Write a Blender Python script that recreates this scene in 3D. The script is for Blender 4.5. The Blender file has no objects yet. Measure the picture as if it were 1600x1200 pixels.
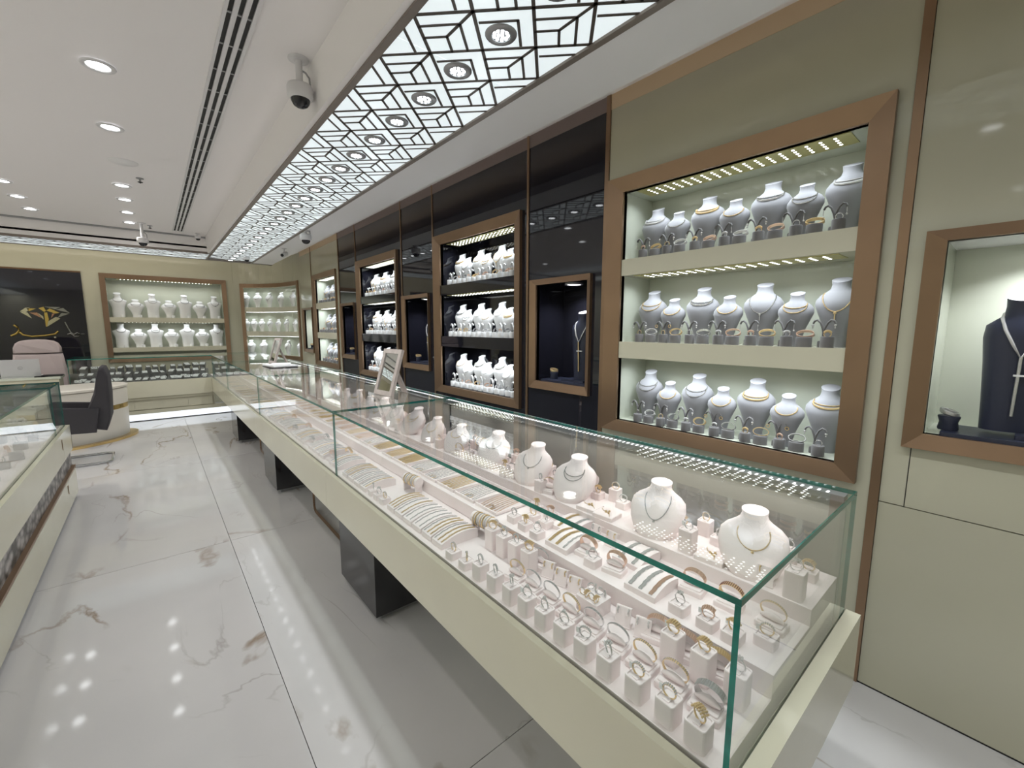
import bpy, bmesh, math, random
from mathutils import Matrix, Vector
random.seed(7)
PI = math.pi
scene = bpy.context.scene
COL = scene.collection

# ------------------------------------------------------------------ camera, world, exposure
CAM_ROT = Matrix(((0.76723114, 0.08072119, -0.63627076),
                  (-0.6413642, 0.10102905, -0.76055578),
                  (0.00288887, 0.99160336, 0.12928431)))
cam_data = bpy.data.cameras.new('camera')
cam_data.sensor_fit = 'HORIZONTAL'
cam_data.sensor_width = 36.0
cam_data.lens = 670.0 / 1600.0 * 36.0
cam_data.clip_start = 0.02
camera = bpy.data.objects.new('camera', cam_data)
COL.objects.link(camera)
camera.matrix_world = Matrix.Translation((0, 0, 1.5)) @ CAM_ROT.to_4x4()
scene.camera = camera

world = bpy.data.worlds.new('world')
scene.world = world
world.use_nodes = True
world.node_tree.nodes['Background'].inputs[0].default_value = (0.8, 0.85, 0.9, 1)
world.node_tree.nodes['Background'].inputs[1].default_value = 0.05
scene.view_settings.view_transform = 'Standard'
scene.view_settings.look = 'None'
scene.view_settings.exposure = 0.86
scene.view_settings.gamma = 1.0
scene.view_settings.use_curve_mapping = False
scene.cycles.use_denoising = True
scene.cycles.max_bounces = 6
scene.cycles.diffuse_bounces = 4
scene.cycles.glossy_bounces = 3
scene.cycles.transparent_max_bounces = 14
scene.cycles.use_adaptive_sampling = True
scene.cycles.adaptive_threshold = 0.05
scene.cycles.sample_clamp_indirect = 4.0
scene.cycles.caustics_reflective = False
scene.cycles.caustics_refractive = False

P_DOWN, P_LATTICE, P_CASE, P_NICHE, P_COUNTER = 1.35, 0.9, 2.3, 1.3, 0.62   # lamp powers (W)
P_LEFT, P_COVE = 23.0, 0.33

def area_light(name, loc, size, power, color=(1, 1, 1), rot=(0, 0, 0), size_y=None, disk=False, spread=None):
    d = bpy.data.lights.new(name, 'AREA')
    d.energy = power
    d.color = color
    if disk:
        d.shape = 'DISK'
        d.size = size
    else:
        d.shape = 'RECTANGLE'
        d.size = size
        d.size_y = size_y or size
    if spread is not None:
        d.spread = spread
    o = bpy.data.objects.new(name, d)
    o.location = loc
    o.rotation_euler = rot
    COL.objects.link(o)
    o.visible_camera = False
    o.visible_glossy = False
    return o

# ------------------------------------------------------------------ materials
MATS = {}
def mat(name, col, rough=0.5, metal=0.0, emit=None, estr=0.0, noise=0.0, nscale=20.0, bump=0.0, bscale=200.0, coat=0.0, spec=None, sheen=0.0):
    m = bpy.data.materials.new(name)
    m.use_nodes = True
    nt = m.node_tree
    b = nt.nodes['Principled BSDF']
    b.inputs['Base Color'].default_value = (*col, 1)
    b.inputs['Roughness'].default_value = rough
    b.inputs['Metallic'].default_value = metal
    if spec is not None:
        b.inputs['Specular IOR Level'].default_value = spec
    if coat:
        b.inputs['Coat Weight'].default_value = coat
        b.inputs['Coat Roughness'].default_value = 0.03
    if sheen:
        b.inputs['Sheen Weight'].default_value = sheen
    if emit:
        b.inputs['Emission Color'].default_value = (*emit, 1)
        b.inputs['Emission Strength'].default_value = estr
    if noise or bump:
        tc = nt.nodes.new('ShaderNodeTexCoord')
    if noise:
        n = nt.nodes.new('ShaderNodeTexNoise')
        n.inputs['Scale'].default_value = nscale
        n.inputs['Detail'].default_value = 4
        nt.links.new(tc.outputs['Object'], n.inputs['Vector'])
        r = nt.nodes.new('ShaderNodeValToRGB')
        r.color_ramp.elements[0].position = 0.3
        r.color_ramp.elements[1].position = 0.7
        r.color_ramp.elements[0].color = (*[c * (1 - noise) for c in col], 1)
        r.color_ramp.elements[1].color = (*[min(1, c * (1 + noise)) for c in col], 1)
        nt.links.new(n.outputs['Fac'], r.inputs['Fac'])
        nt.links.new(r.outputs['Color'], b.inputs['Base Color'])
    if bump:
        v = nt.nodes.new('ShaderNodeTexNoise')
        v.inputs['Scale'].default_value = bscale
        nt.links.new(tc.outputs['Object'], v.inputs['Vector'])
        bp = nt.nodes.new('ShaderNodeBump')
        bp.inputs['Strength'].default_value = bump
        bp.inputs['Distance'].default_value = 0.002
        nt.links.new(v.outputs['Fac'], bp.inputs['Height'])
        nt.links.new(bp.outputs['Normal'], b.inputs['Normal'])
    if emit and name in ('led', 'led_strip'):
        m.cycles.emission_sampling = 'NONE'
    MATS[name] = m
    return m

def glass_mat(name, tint, ior=1.5):
    m = bpy.data.materials.new(name)
    m.use_nodes = True
    nt = m.node_tree
    nt.nodes.clear()
    out = nt.nodes.new('ShaderNodeOutputMaterial')
    mix = nt.nodes.new('ShaderNodeMixShader')
    lw = nt.nodes.new('ShaderNodeLayerWeight')
    lw.inputs['Blend'].default_value = 0.5
    pw = nt.nodes.new('ShaderNodeMath'); pw.operation = 'POWER'; pw.inputs[1].default_value = 5.0
    nt.links.new(lw.outputs['Facing'], pw.inputs[0])
    fr = nt.nodes.new('ShaderNodeMath'); fr.operation = 'MULTIPLY_ADD'
    r0 = ((ior - 1) / (ior + 1)) ** 2
    fr.inputs[1].default_value = 1 - r0
    fr.inputs[2].default_value = r0
    nt.links.new(pw.outputs[0], fr.inputs[0])
    tr = nt.nodes.new('ShaderNodeBsdfTransparent')
    tr.inputs['Color'].default_value = (*tint, 1)
    gl = nt.nodes.new('ShaderNodeBsdfGlossy')
    gl.inputs['Roughness'].default_value = 0.0
    gl.inputs['Color'].default_value = (1, 1, 1, 1)
    nt.links.new(fr.outputs[0], mix.inputs[0])
    nt.links.new(tr.outputs[0], mix.inputs[1])
    nt.links.new(gl.outputs[0], mix.inputs[2])
    nt.links.new(mix.outputs[0], out.inputs[0])
    MATS[name] = m
    return m

def marble_mat():
    m = bpy.data.materials.new('marble')
    m.use_nodes = True
    nt = m.node_tree
    L = nt.links.new
    b = nt.nodes['Principled BSDF']
    b.inputs['Roughness'].default_value = 0.06
    tc = nt.nodes.new('ShaderNodeTexCoord')
    oi = nt.nodes.new('ShaderNodeObjectInfo')
    mul = nt.nodes.new('ShaderNodeMath')
    mul.operation = 'MULTIPLY'
    mul.inputs[1].default_value = 37.0
    L(oi.outputs['Random'], mul.inputs[0])
    cmb = nt.nodes.new('ShaderNodeCombineXYZ')
    L(mul.outputs[0], cmb.inputs[2])
    add = nt.nodes.new('ShaderNodeVectorMath')
    L(tc.outputs['Object'], add.inputs[0])
    L(cmb.outputs[0], add.inputs[1])
    def vein(scale, width, seed, detail):
        n = nt.nodes.new('ShaderNodeTexNoise')
        n.inputs['Scale'].default_value = scale
        n.inputs['Detail'].default_value = detail
        n.inputs['Distortion'].default_value = 0.7
        mp = nt.nodes.new('ShaderNodeMapping')
        mp.inputs['Location'].default_value = (seed, seed * 2.1, seed)
        mp.inputs['Scale'].default_value = (1.0, 0.55, 1)
        mp.inputs['Rotation'].default_value = (0, 0, 0.9)
        L(add.outputs[0], mp.inputs['Vector'])
        L(mp.outputs[0], n.inputs['Vector'])
        s = nt.nodes.new('ShaderNodeMath'); s.operation = 'SUBTRACT'; s.inputs[1].default_value = 0.5
        L(n.outputs['Fac'], s.inputs[0])
        a = nt.nodes.new('ShaderNodeMath'); a.operation = 'ABSOLUTE'
        L(s.outputs[0], a.inputs[0])
        mr = nt.nodes.new('ShaderNodeMapRange')
        mr.inputs['From Min'].default_value = 0.0
        mr.inputs['From Max'].default_value = width
        mr.inputs['To Min'].default_value = 1.0
        mr.inputs['To Max'].default_value = 0.0
        L(a.outputs[0], mr.inputs['Value'])
        return mr.outputs[0]
    v1 = vein(0.75, 0.010, 3.3, 7)
    v2 = vein(1.3, 0.007, 11.7, 6)
    msk = nt.nodes.new('ShaderNodeTexNoise')
    msk.inputs['Scale'].default_value = 1.7
    L(add.outputs[0], msk.inputs['Vector'])
    mk = nt.nodes.new('ShaderNodeMapRange')
    mk.inputs['From Min'].default_value = 0.44
    mk.inputs['From Max'].default_value = 0.62
    L(msk.outputs['Fac'], mk.inputs['Value'])
    p1 = nt.nodes.new('ShaderNodeMath'); p1.operation = 'MULTIPLY'
    L(v1, p1.inputs[0]); L(mk.outputs[0], p1.inputs[1])
    p2 = nt.nodes.new('ShaderNodeMath'); p2.operation = 'MULTIPLY'
    L(v2, p2.inputs[0]); L(mk.outputs[0], p2.inputs[1])
    cl = nt.nodes.new('ShaderNodeTexNoise')
    cl.inputs['Scale'].default_value = 1.1
    cl.inputs['Detail'].default_value = 5
    L(add.outputs[0], cl.inputs['Vector'])
    base = nt.nodes.new('ShaderNodeValToRGB')
    base.color_ramp.elements[0].position = 0.3
    base.color_ramp.elements[0].color = (0.47, 0.46, 0.455, 1)
    base.color_ramp.elements[1].position = 0.7
    base.color_ramp.elements[1].color = (0.54, 0.525, 0.52, 1)
    L(cl.outputs['Fac'], base.inputs['Fac'])
    m1 = nt.nodes.new('ShaderNodeMixRGB')
    m1.inputs[2].default_value = (0.27, 0.215, 0.165, 1)
    L(p1.outputs[0], m1.inputs[0]); L(base.outputs[0], m1.inputs[1])
    m2 = nt.nodes.new('ShaderNodeMixRGB')
    m2.inputs[2].default_value = (0.28, 0.25, 0.23, 1)
    sc = nt.nodes.new('ShaderNodeMath'); sc.operation = 'MULTIPLY'; sc.inputs[1].default_value = 0.55
    L(p2.outputs[0], sc.inputs[0])
    L(sc.outputs[0], m2.inputs[0]); L(m1.outputs[0], m2.inputs[1])
    L(m2.outputs[0], b.inputs['Base Color'])
    MATS['marble'] = m

def weave_mat():
    m = bpy.data.materials.new('woven_band')
    m.use_nodes = True
    nt = m.node_tree
    b = nt.nodes['Principled BSDF']
    tc = nt.nodes.new('ShaderNodeTexCoord')
    mp = nt.nodes.new('ShaderNodeMapping')
    mp.inputs['Rotation'].default_value = (0.6, 0, 0)
    mp.inputs['Scale'].default_value = (30, 14, 24)
    nt.links.new(tc.outputs['Object'], mp.inputs[0])
    v = nt.nodes.new('ShaderNodeTexVoronoi')
    v.inputs['Scale'].default_value = 1.0
    nt.links.new(mp.outputs[0], v.inputs['Vector'])
    r = nt.nodes.new('ShaderNodeValToRGB')
    r.color_ramp.elements[0].position = 0.2
    r.color_ramp.elements[0].color = (0.42, 0.39, 0.38, 1)
    r.color_ramp.elements[1].position = 0.75
    r.color_ramp.elements[1].color = (0.02, 0.018, 0.018, 1)
    nt.links.new(v.outputs['Distance'], r.inputs['Fac'])
    nt.links.new(r.outputs[0], b.inputs['Base Color'])
    b.inputs['Roughness'].default_value = 0.35
    MATS['woven_band'] = m

mat('cream', (0.47, 0.455, 0.35), 0.06, noise=0.02, nscale=3)
mat('cream_panel', (0.60, 0.575, 0.45), 0.12, noise=0.02, nscale=3)
mat('cream_inner', (0.55, 0.575, 0.485), 0.12)
mat('black_gloss', (0.012, 0.012, 0.018), 0.035, spec=0.6)
mat('dark_stone', (0.014, 0.014, 0.017), 0.08, spec=0.8, noise=0.3, nscale=6)
mat('taupe_trim', (0.22, 0.17, 0.16), 0.4)
mat('tan_trim', (0.62, 0.48, 0.32), 0.4)
mat('bronze', (0.32, 0.21, 0.135), 0.36, 0.75, noise=0.08, nscale=2.5)
mat('bronze_dark', (0.20, 0.12, 0.07), 0.35, 0.8)
mat('ceiling_paint', (0.90, 0.87, 0.865), 0.6)
mat('soffit_paint', (0.84, 0.83, 0.83), 0.6)
mat('lattice_metal', (0.10, 0.085, 0.072), 0.4, 0.25)
mat('lattice_edge', (0.24, 0.205, 0.18), 0.45, 0.2)
mat('lit_pane', (0.62, 0.70, 0.72), 0.15, emit=(0.86, 0.935, 0.96), estr=0.40, noise=0.05, nscale=5)
mat('lamp_grey', (0.36, 0.36, 0.37), 0.35, 0.4)
mat('white_plastic', (0.72, 0.71, 0.72), 0.35)
mat('led', (1, 1, 1), 0.4, emit=(0.95, 0.98, 1.0), estr=5.0)
mat('led_strip', (0.95, 0.95, 0.95), 0.4, emit=(1, 1, 1), estr=3.0)
mat('brass_plate', (0.55, 0.50, 0.22), 0.35, 0.5)
mat('slot_black', (0.012, 0.012, 0.012), 0.6)
mat('grey_velvet', (0.25, 0.25, 0.265), 0.75, bump=0.15, bscale=400, sheen=0.3)
mat('dark_grey_velvet', (0.14, 0.135, 0.135), 0.8, bump=0.15, bscale=400, sheen=0.2)
mat('white_leather', (0.70, 0.70, 0.70), 0.5, bump=0.08, bscale=500)
mat('pink_white', (0.88, 0.78, 0.77), 0.55, bump=0.06, bscale=500)
mat('pink_white_deck', (0.87, 0.775, 0.765), 0.7)
mat('navy_leather', (0.028, 0.032, 0.055), 0.38, bump=0.2, bscale=300)
mat('gold', (0.95, 0.72, 0.40), 0.30, 0.8, bump=0.5, bscale=900)
mat('rose_gold', (0.92, 0.66, 0.52), 0.30, 0.8, bump=0.5, bscale=900)
mat('silver_dark_reflect', (0.30, 0.30, 0.31), 0.3, 0.8)  # silver darkened to stand in for dark reflections on the far necklaces
mat('silver', (0.80, 0.80, 0.81), 0.22, 0.95, bump=0.5, bscale=900)
mat('diamond_pave', (0.90, 0.89, 0.88), 0.15, 0.6, bump=1.0, bscale=1300)
mat('polished_gold', (0.85, 0.62, 0.28), 0.12, 1.0)
mat('ruby_pave', (0.42, 0.14, 0.12), 0.25, 0.5, bump=0.8, bscale=1000)
mat('chrome', (0.75, 0.76, 0.78), 0.08, 1.0)
mat('charcoal_fabric', (0.045, 0.042, 0.048), 0.75, bump=0.1, bscale=300)
mat('blush_fabric', (0.52, 0.43, 0.42), 0.8, bump=0.1, bscale=300)
mat('desk_white', (0.66, 0.62, 0.55), 0.3)
mat('laptop_grey', (0.55, 0.55, 0.56), 0.35, 0.3)
mat('paper', (0.8, 0.8, 0.8), 0.6)
mat('frosted_back', (0.26, 0.255, 0.23), 0.3)
mat('dark_tag', (0.03, 0.03, 0.03), 0.5)
mat('frame_wood', (0.50, 0.44, 0.41), 0.5, noise=0.1, nscale=30)
mat('mirror', (0.85, 0.88, 0.86), 0.02, 1.0)
mat('dome_black', (0.015, 0.015, 0.02), 0.05)
mat('grey_cube', (0.42, 0.40, 0.38), 0.6)
mat('glass_edge', (0.008, 0.17, 0.135), 0.05, spec=1.0, noise=0.35, nscale=14)
mat('logo_gold', (0.62, 0.45, 0.13), 0.22, 1.0)
mat('logo_pale', (0.55, 0.52, 0.38), 0.22, 1.0)
mat('logo_rose', (0.48, 0.27, 0.17), 0.25, 1.0)
mat('logo_grey', (0.35, 0.35, 0.33), 0.2, 1.0)
mat('blue_cloth', (0.10, 0.15, 0.30), 0.7)
mat('grout', (0.35, 0.34, 0.33), 0.8)
glass_mat('clear_glass', (0.955, 0.975, 0.965))
glass_mat('acrylic', (0.97, 0.98, 0.98))
marble_mat()
weave_mat()

# ------------------------------------------------------------------ mesh builder
class MB:
    def __init__(self):
        self.v, self.f, self.m, self.s = [], [], [], []
    def add(self, verts, faces, mi=0, smooth=False):
        o = len(self.v)
        self.v += [tuple(p) for p in verts]
        for f in faces:
            self.f.append([i + o for i in f])
            self.m.append(mi)
            self.s.append(smooth)
        return self
    def box(self, x0, x1, y0, y1, z0, z1, mi=0, side=None):
        v = [(x0, y0, z0), (x1, y0, z0), (x1, y1, z0), (x0, y1, z0), (x0, y0, z1), (x1, y0, z1), (x1, y1, z1), (x0, y1, z1)]
        f = [(3, 2, 1, 0), (4, 5, 6, 7), (0, 1, 5, 4), (1, 2, 6, 5), (2, 3, 7, 6), (3, 0, 4, 7)]
        self.add(v, f, mi)
        if side is not None:                      # side = axis whose two faces keep mi; all others get mi 1
            keep = {'z': (0, 1), 'y': (2, 4), 'x': (3, 5)}[side]
            n = len(self.m)
            for k in range(6):
                self.m[n - 6 + k] = mi if k in keep else 1
        return self
    def rbox(self, x0, x1, y0, y1, z0, z1, r, mi=0, seg=3, top=0.0):
        pts = []
        for cx, cy, a0 in ((x1 - r, y1 - r, 0), (x0 + r, y1 - r, PI / 2), (x0 + r, y0 + r, PI), (x1 - r, y0 + r, 1.5 * PI)):
            for k in range(seg + 1):
                a = a0 + PI / 2 * k / seg
                pts.append((cx + r * math.cos(a), cy + r * math.sin(a)))
        rings = [[(x, y, z0) for x, y in pts]]
        if top:
            mx, my = (x0 + x1) / 2, (y0 + y1) / 2
            fx, fy = 1 - 2 * top / (x1 - x0), 1 - 2 * top / (y1 - y0)
            rings += [[(x, y, z1 - top) for x, y in pts], [(mx + (x - mx) * fx, my + (y - my) * fy, z1) for x, y in pts]]
        else:
            rings += [[(x, y, z1) for x, y in pts]]
        return self.loft(rings, mi, cap=True)
    def loft(self, rings, mi=0, cap=True, closed=True, smooth=False, cap_mi=None):
        n = len(rings[0])
        v = [p for r in rings for p in r]
        f = []
        for i in range(len(rings) - 1):
            for k in range(n if closed else n - 1):
                a, b = i * n + k, i * n + (k + 1) % n
                f.append((a, b, b + n, a + n))
        self.add(v, f, mi, smooth)
        if cap:
            c = mi if cap_mi is None else cap_mi
            self.add(rings[0], [tuple(reversed(range(n)))], c)
            self.add(rings[-1], [tuple(range(n))], c)
        return self
    def lathe(self, prof, seg=24, mi=0, cx=0, cy=0, sx=1, sy=1, smooth=True, cap=True):
        rings = [[(cx + r * sx * math.cos(2 * PI * k / seg), cy + r * sy * math.sin(2 * PI * k / seg), z) for k in range(seg)] for r, z in prof]
        return self.loft(rings, mi, cap=cap, smooth=smooth)
    def tube(self, path, r, seg=6, mi=0, closed=False, smooth=True, flat=1.0, rad=None):
        path = [Vector(p) for p in path]
        n = len(path)
        rings = []
        up = Vector((0, 0, 1))
        for i, p in enumerate(path):
            t = (path[(i + 1) % n] - path[i - 1]) if closed else (path[min(i + 1, n - 1)] - path[max(i - 1, 0)])
            if t.length < 1e-9:
                t = Vector((1, 0, 0))
            t.normalize()
            a = up - t * up.dot(t)
            if a.length < 0.05:
                a = Vector((0, 1, 0)) - t * t.y
            a.normalize()
            b = t.cross(a)
            rr = r if rad is None else r * rad(i)
            rings.append([tuple(p + a * (rr * math.cos(2 * PI * k / seg)) + b * (rr * flat * math.sin(2 * PI * k / seg))) for k in range(seg)])
        if closed:
            rings.append(rings[0])
        return self.loft(rings, mi, cap=not closed, smooth=smooth)
    def prism(self, poly, axis, a, b, mi=0):
        def P(u, w, t):
            return {'x': (t, u, w), 'y': (u, t, w), 'z': (u, w, t)}[axis]
        n = len(poly)
        v = [P(u, w, a) for u, w in poly] + [P(u, w, b) for u, w in poly]
        f = [(k, (k + 1) % n, (k + 1) % n + n, k + n) for k in range(n)] + [tuple(reversed(range(n))), tuple(range(n, 2 * n))]
        return self.add(v, f, mi)
    def sphere(self, c, r, seg=8, ring=5, mi=0, sz=1.0):
        prof = [(max(1e-4, r * math.sin(PI * i / ring)), -r * sz * math.cos(PI * i / ring) + c[2]) for i in range(ring + 1)]
        return self.lathe(prof, seg, mi, c[0], c[1], cap=False)
    def mesh(self, name, mats):
        me = bpy.data.meshes.new(name)
        me.from_pydata(self.v, [], self.f)
        for m in mats if isinstance(mats, (list, tuple)) else [mats]:
            me.materials.append(MATS[m])
        me.polygons.foreach_set('material_index', self.m)
        me.polygons.foreach_set('use_smooth', self.s)
        bm = bmesh.new()
        bm.from_mesh(me)
        bmesh.ops.recalc_face_normals(bm, faces=bm.faces)
        bm.to_mesh(me)
        bm.free()
        return me
    def build(self, name, mats, parent=None, loc=(0, 0, 0), rz=0.0):
        return put(name, self.mesh(name, mats), parent, loc, rz)

def put(name, me, parent=None, loc=(0, 0, 0), rz=0.0, scale=None, rot=None):
    o = bpy.data.objects.new(name, me)
    COL.objects.link(o)
    o.parent = parent
    o.location = loc
    o.rotation_euler = rot if rot else (0, 0, rz)
    if scale:
        o.scale = scale if isinstance(scale, (tuple, list)) else (scale,) * 3
    return o
def tag(o, label, cat=None, group=None, kind=None):
    if label:
        o['label'] = label
    if cat:
        o['category'] = cat
    if group:
        o['group'] = group
    if kind:
        o['kind'] = kind
    return o
def thing(name, label, cat, loc=(0, 0, 0), rz=0.0, group=None):
    return tag(put(name, None, None, loc, rz), label, cat, group)
def struct(o, label):
    return tag(o, label, None, None, 'structure')
ORD = ['first', 'second', 'third', 'fourth', 'fifth', 'sixth', 'seventh', 'eighth', 'ninth', 'tenth', 'eleventh', 'twelfth', 'thirteenth',
       'fourteenth', 'fifteenth', 'sixteenth', 'seventeenth', 'eighteenth', 'nineteenth']
TENS = {2: 'twent', 3: 'thirt', 4: 'fort', 5: 'fift', 6: 'sixt', 7: 'sevent', 8: 'eight', 9: 'ninet'}
def nth(i):
    n = i + 1
    if n < 20:
        return ORD[n - 1]
    t, u = divmod(n, 10)
    return TENS[t] + 'ieth' if u == 0 else TENS[t] + 'y-' + ORD[u - 1]

# ================================================================== SETTING
WALL, FAR, LEFT, BACK = 2.205, 10.4, -4.4, -2.4
ZS, ZC = 2.63, 2.87          # soffit and main ceiling heights
K, KC = 0.8147, 0.806
XT = 0.770                   # right edge of the raised ceiling tray
YT = 8.25                    # far edge of the tray
YS = 8.98                    # far edge of the lowered soffit
XS = 1.795                   # right edge of the lowered soffit (open cove between it and the wall)

# floor: marble slabs over a screed
floor = MB().box(LEFT, 2.75, BACK, FAR + 0.35, -0.06, -0.012).build('floor', 'grout')
struct(floor, 'glossy white marble floor with brown veins')
xs = [LEFT] + [0.315 + 1.2 * k for k in range(-3, 2)] + [2.75]
ys = [BACK] + [1.08 + 2.4 * k for k in range(-1, 4)] + [FAR + 0.35]
tile_meshes = {}
for i in range(len(xs) - 1):
    for j in range(len(ys) - 1):
        w, d = round(xs[i + 1] - xs[i], 4), round(ys[j + 1] - ys[j], 4)
        if (w, d) not in tile_meshes:
            tile_meshes[(w, d)] = MB().box(0.0015, w - 0.0015, 0.0015, d - 0.0015, 0, 0.0125).mesh('floor_tile', 'marble')
        put('floor_tile', tile_meshes[(w, d)], floor, (xs[i], ys[j], -0.0125))

# outer shell
struct(MB().box(2.60, 2.72, BACK, FAR + 0.35, 0, 3.35).build('wall_right', 'cream'), 'right wall of cream and black lacquer panels with lit showcases')
wall_right = bpy.data.objects['wall_right']
struct(MB().box(LEFT - 0.12, LEFT, BACK, FAR + 0.35, 0, 3.35).build('wall_left', 'cream'), 'cream wall on the far left side')
struct(MB().box(LEFT, 2.72, BACK - 0.12, BACK, 0, 3.35).build('wall_back', 'cream'), 'cream wall behind the viewer')
wall_far = MB().box(LEFT, 2.72, FAR + 0.33, FAR + 0.45, 0, 3.35).build('wall_far', 'cream')
struct(wall_far, 'cream far wall with lit showcase and black logo panel')

# ceiling tray: raised main ceiling, fascia, lower soffit, open cove along the walls
ceil = MB().box(LEFT, 2.72, BACK, FAR + 0.45, ZC, ZC + 0.1).build('ceiling', 'ceiling_paint')
struct(ceil, 'white raised ceiling with downlights and black air slots')
MB().prism([(XT + 0.0005, ZS + 0.004), (XT + 0.025, ZS + 0.004), (XT + 0.025, ZC), (XT - 0.016, ZC)], 'y', BACK, YT + 0.03).build('fascia', 'ceiling_paint', ceil)
MB().box(LEFT, XT + 0.024, YT, YT + 0.03, ZS + 0.0205, ZC).build('fascia', 'ceiling_paint', ceil)
MB().box(LEFT, XT, YT - 0.02, YT, ZC - 0.022, ZC - 0.002).build('shadow_groove', 'lamp_grey', ceil)
PX0, PX1 = 1.015 * K, 1.775 * K      # lattice panel between these x
MB().box(XT, PX0 - 0.03, BACK, YT + 0.03, ZS, ZS + 0.03).build('soffit_edge', 'ceiling_paint', ceil)
sof = MB().box(PX1 + 0.03, XS, BACK, YS, ZS, ZS + 0.03).build('soffit', 'soffit_paint', ceil)
MB().box(XS - 0.02, XS, BACK, YS, ZS + 0.03, ZS + 0.07).build('cove_lip', 'soffit_paint', ceil)
for a, b in ((PX0 - 0.03, PX0), (PX1, PX1 + 0.03)):
    MB().box(a, b, BACK, YS, ZS - 0.010, ZS + 0.075).build('lattice_frame', 'lattice_edge', ceil)
MB().box(PX0 - 0.04, PX1 + 0.04, BACK, YS, ZS + 0.075, ZS + 0.10).build('light_box_back', 'ceiling_paint', ceil)
MB().box(LEFT, PX0, YT, YS, ZS + 0.075, ZS + 0.10).build('light_box_back', 'ceiling_paint', ceil)

# lattice of diamonds (bars are one welded screen per length) over lit panes
STEP, HALF = 0.378, 0.189
Y0 = 1.906
QX0, QX1 = 1.015, 1.775
def bars_for(k0, k1):
    seg = []
    xm = 1.395
    for k in range(k0, k1):
        yc = Y0 + STEP * k
        # diamond grid lines: node (xm, yc), side nodes (xm-/+.19, yc+.189)
        for x, y in ((xm, yc), (xm - 0.19, yc + HALF), (xm + 0.19, yc + HALF), (xm - 0.38, yc), (xm + 0.38, yc)):
            for dx in (-0.19, 0.19):
                x2 = x + dx
                if QX0 - 0.001 <= x2 <= QX1 + 0.001:
                    seg.append(((x, y), (x2, y + HALF), 0.0085))
        # lamp diamond, centre (xm, yc+HALF): inner chevron
        for x in (xm, xm - 0.38, xm + 0.38):
            for dx in (-0.125, 0.125):
                if QX0 - 0.001 <= x + dx <= QX1 + 0.001:
                    seg.append(((x, yc + 0.104), (x + dx, yc + 0.229), 0.007))
        # cube diamonds, centres (xm-/+.19, yc)
        for x in (xm - 0.19, xm + 0.19):
            y = yc - HALF
            seg.append(((x, y), (x, y + 0.218), 0.0075))
            for off, ln in ((0.105, 0.135), (0.218, 0.08)):
                for s in (-1, 1):
                    seg.append(((x, y + off), (x + s * ln, y + off + ln), 0.007))
    return seg
def lattice_mesh(seg, cross=None):
    b = MB()
    for (xa, ya), (xb, yb), hw in seg:
        d = Vector((xb - xa, yb - ya))
        if d.length < 1e-6:
            continue
        d.normalize()
        nx, ny = -d.y * hw, d.x * hw
        ex, ey = d.x * hw * 0.6, d.y * hw * 0.6
        q = [(xa + nx - ex, ya + ny - ey), (xa - nx - ex, ya - ny - ey), (xb - nx + ex, yb - ny + ey), (xb + nx + ex, yb + ny + ey)]
        q = [(x * K, y * K) for x, y in q]
        if cross:
            q = [(cross[0] - y, cross[1] + x) for x, y in q]
        b.prism(q, 'z', ZS - 0.0015, ZS + 0.0008)
    return b
YL = lambda k: (Y0 + STEP * k - HALF) * K
for a in range(-11, 24, 6):
    bb = min(a + 6, 24)
    lattice_mesh(bars_for(a, bb)).build('lattice_screen', 'lattice_metal', ceil)
    MB().box(PX0, PX1, YL(a), min(YL(bb) - 0.003, YS), ZS + 0.0010, ZS + 0.009).build('lit_pane', 'lit_pane', ceil)
# the cross strip along the far wall
lattice_mesh(bars_for(-5, 13), (PX0 + 0.02 - 0.0, YT + 0.04 - PX0)).build('lattice_screen', 'lattice_metal', ceil)
MB().box(LEFT, PX0 - 0.03, YT + 0.03, YS, ZS + 0.0010, ZS + 0.009).build('lit_pane', 'lit_pane', ceil)
MB().box(LEFT, PX0, YT, YT + 0.03, ZS - 0.010, ZS + 0.02).build('lattice_frame', 'lattice_edge', ceil)
MB().box(LEFT, XS, YS, YS + 0.03, ZS - 0.010, ZS + 0.10).build('lattice_frame', 'lattice_edge', ceil)
# unseen lit panel and fill lamps added at left, lifting the ceiling by bounce
MB().box(-3.9, -3.28, BACK, 8.2, ZS + 0.0010, ZS + 0.009).build('lit_pane', 'lit_pane', ceil)
for q in range(4):
    area_light('left_fill_lamp', (-3.59, -1.1 + 2.6 * q, ZS - 0.005), 0.6, P_LEFT, (0.97, 0.98, 1.0), size_y=2.5)
# warm cove strips above the soffit, washing the top of the wall
for q in range(5):
    area_light('cove_lamp', (XS - 0.05, -1.2 + 2.2 * q, ZS + 0.06), 0.02, P_COVE, (1.0, 0.80, 0.55), rot=(0, math.radians(-125), 0), size_y=2.1)
area_light('cove_lamp', (-1.5, YS + 0.05, ZS + 0.06), 5.0, 13.0, (1.0, 0.93, 0.80), rot=(math.radians(125), 0, 0), size_y=0.02)

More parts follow.
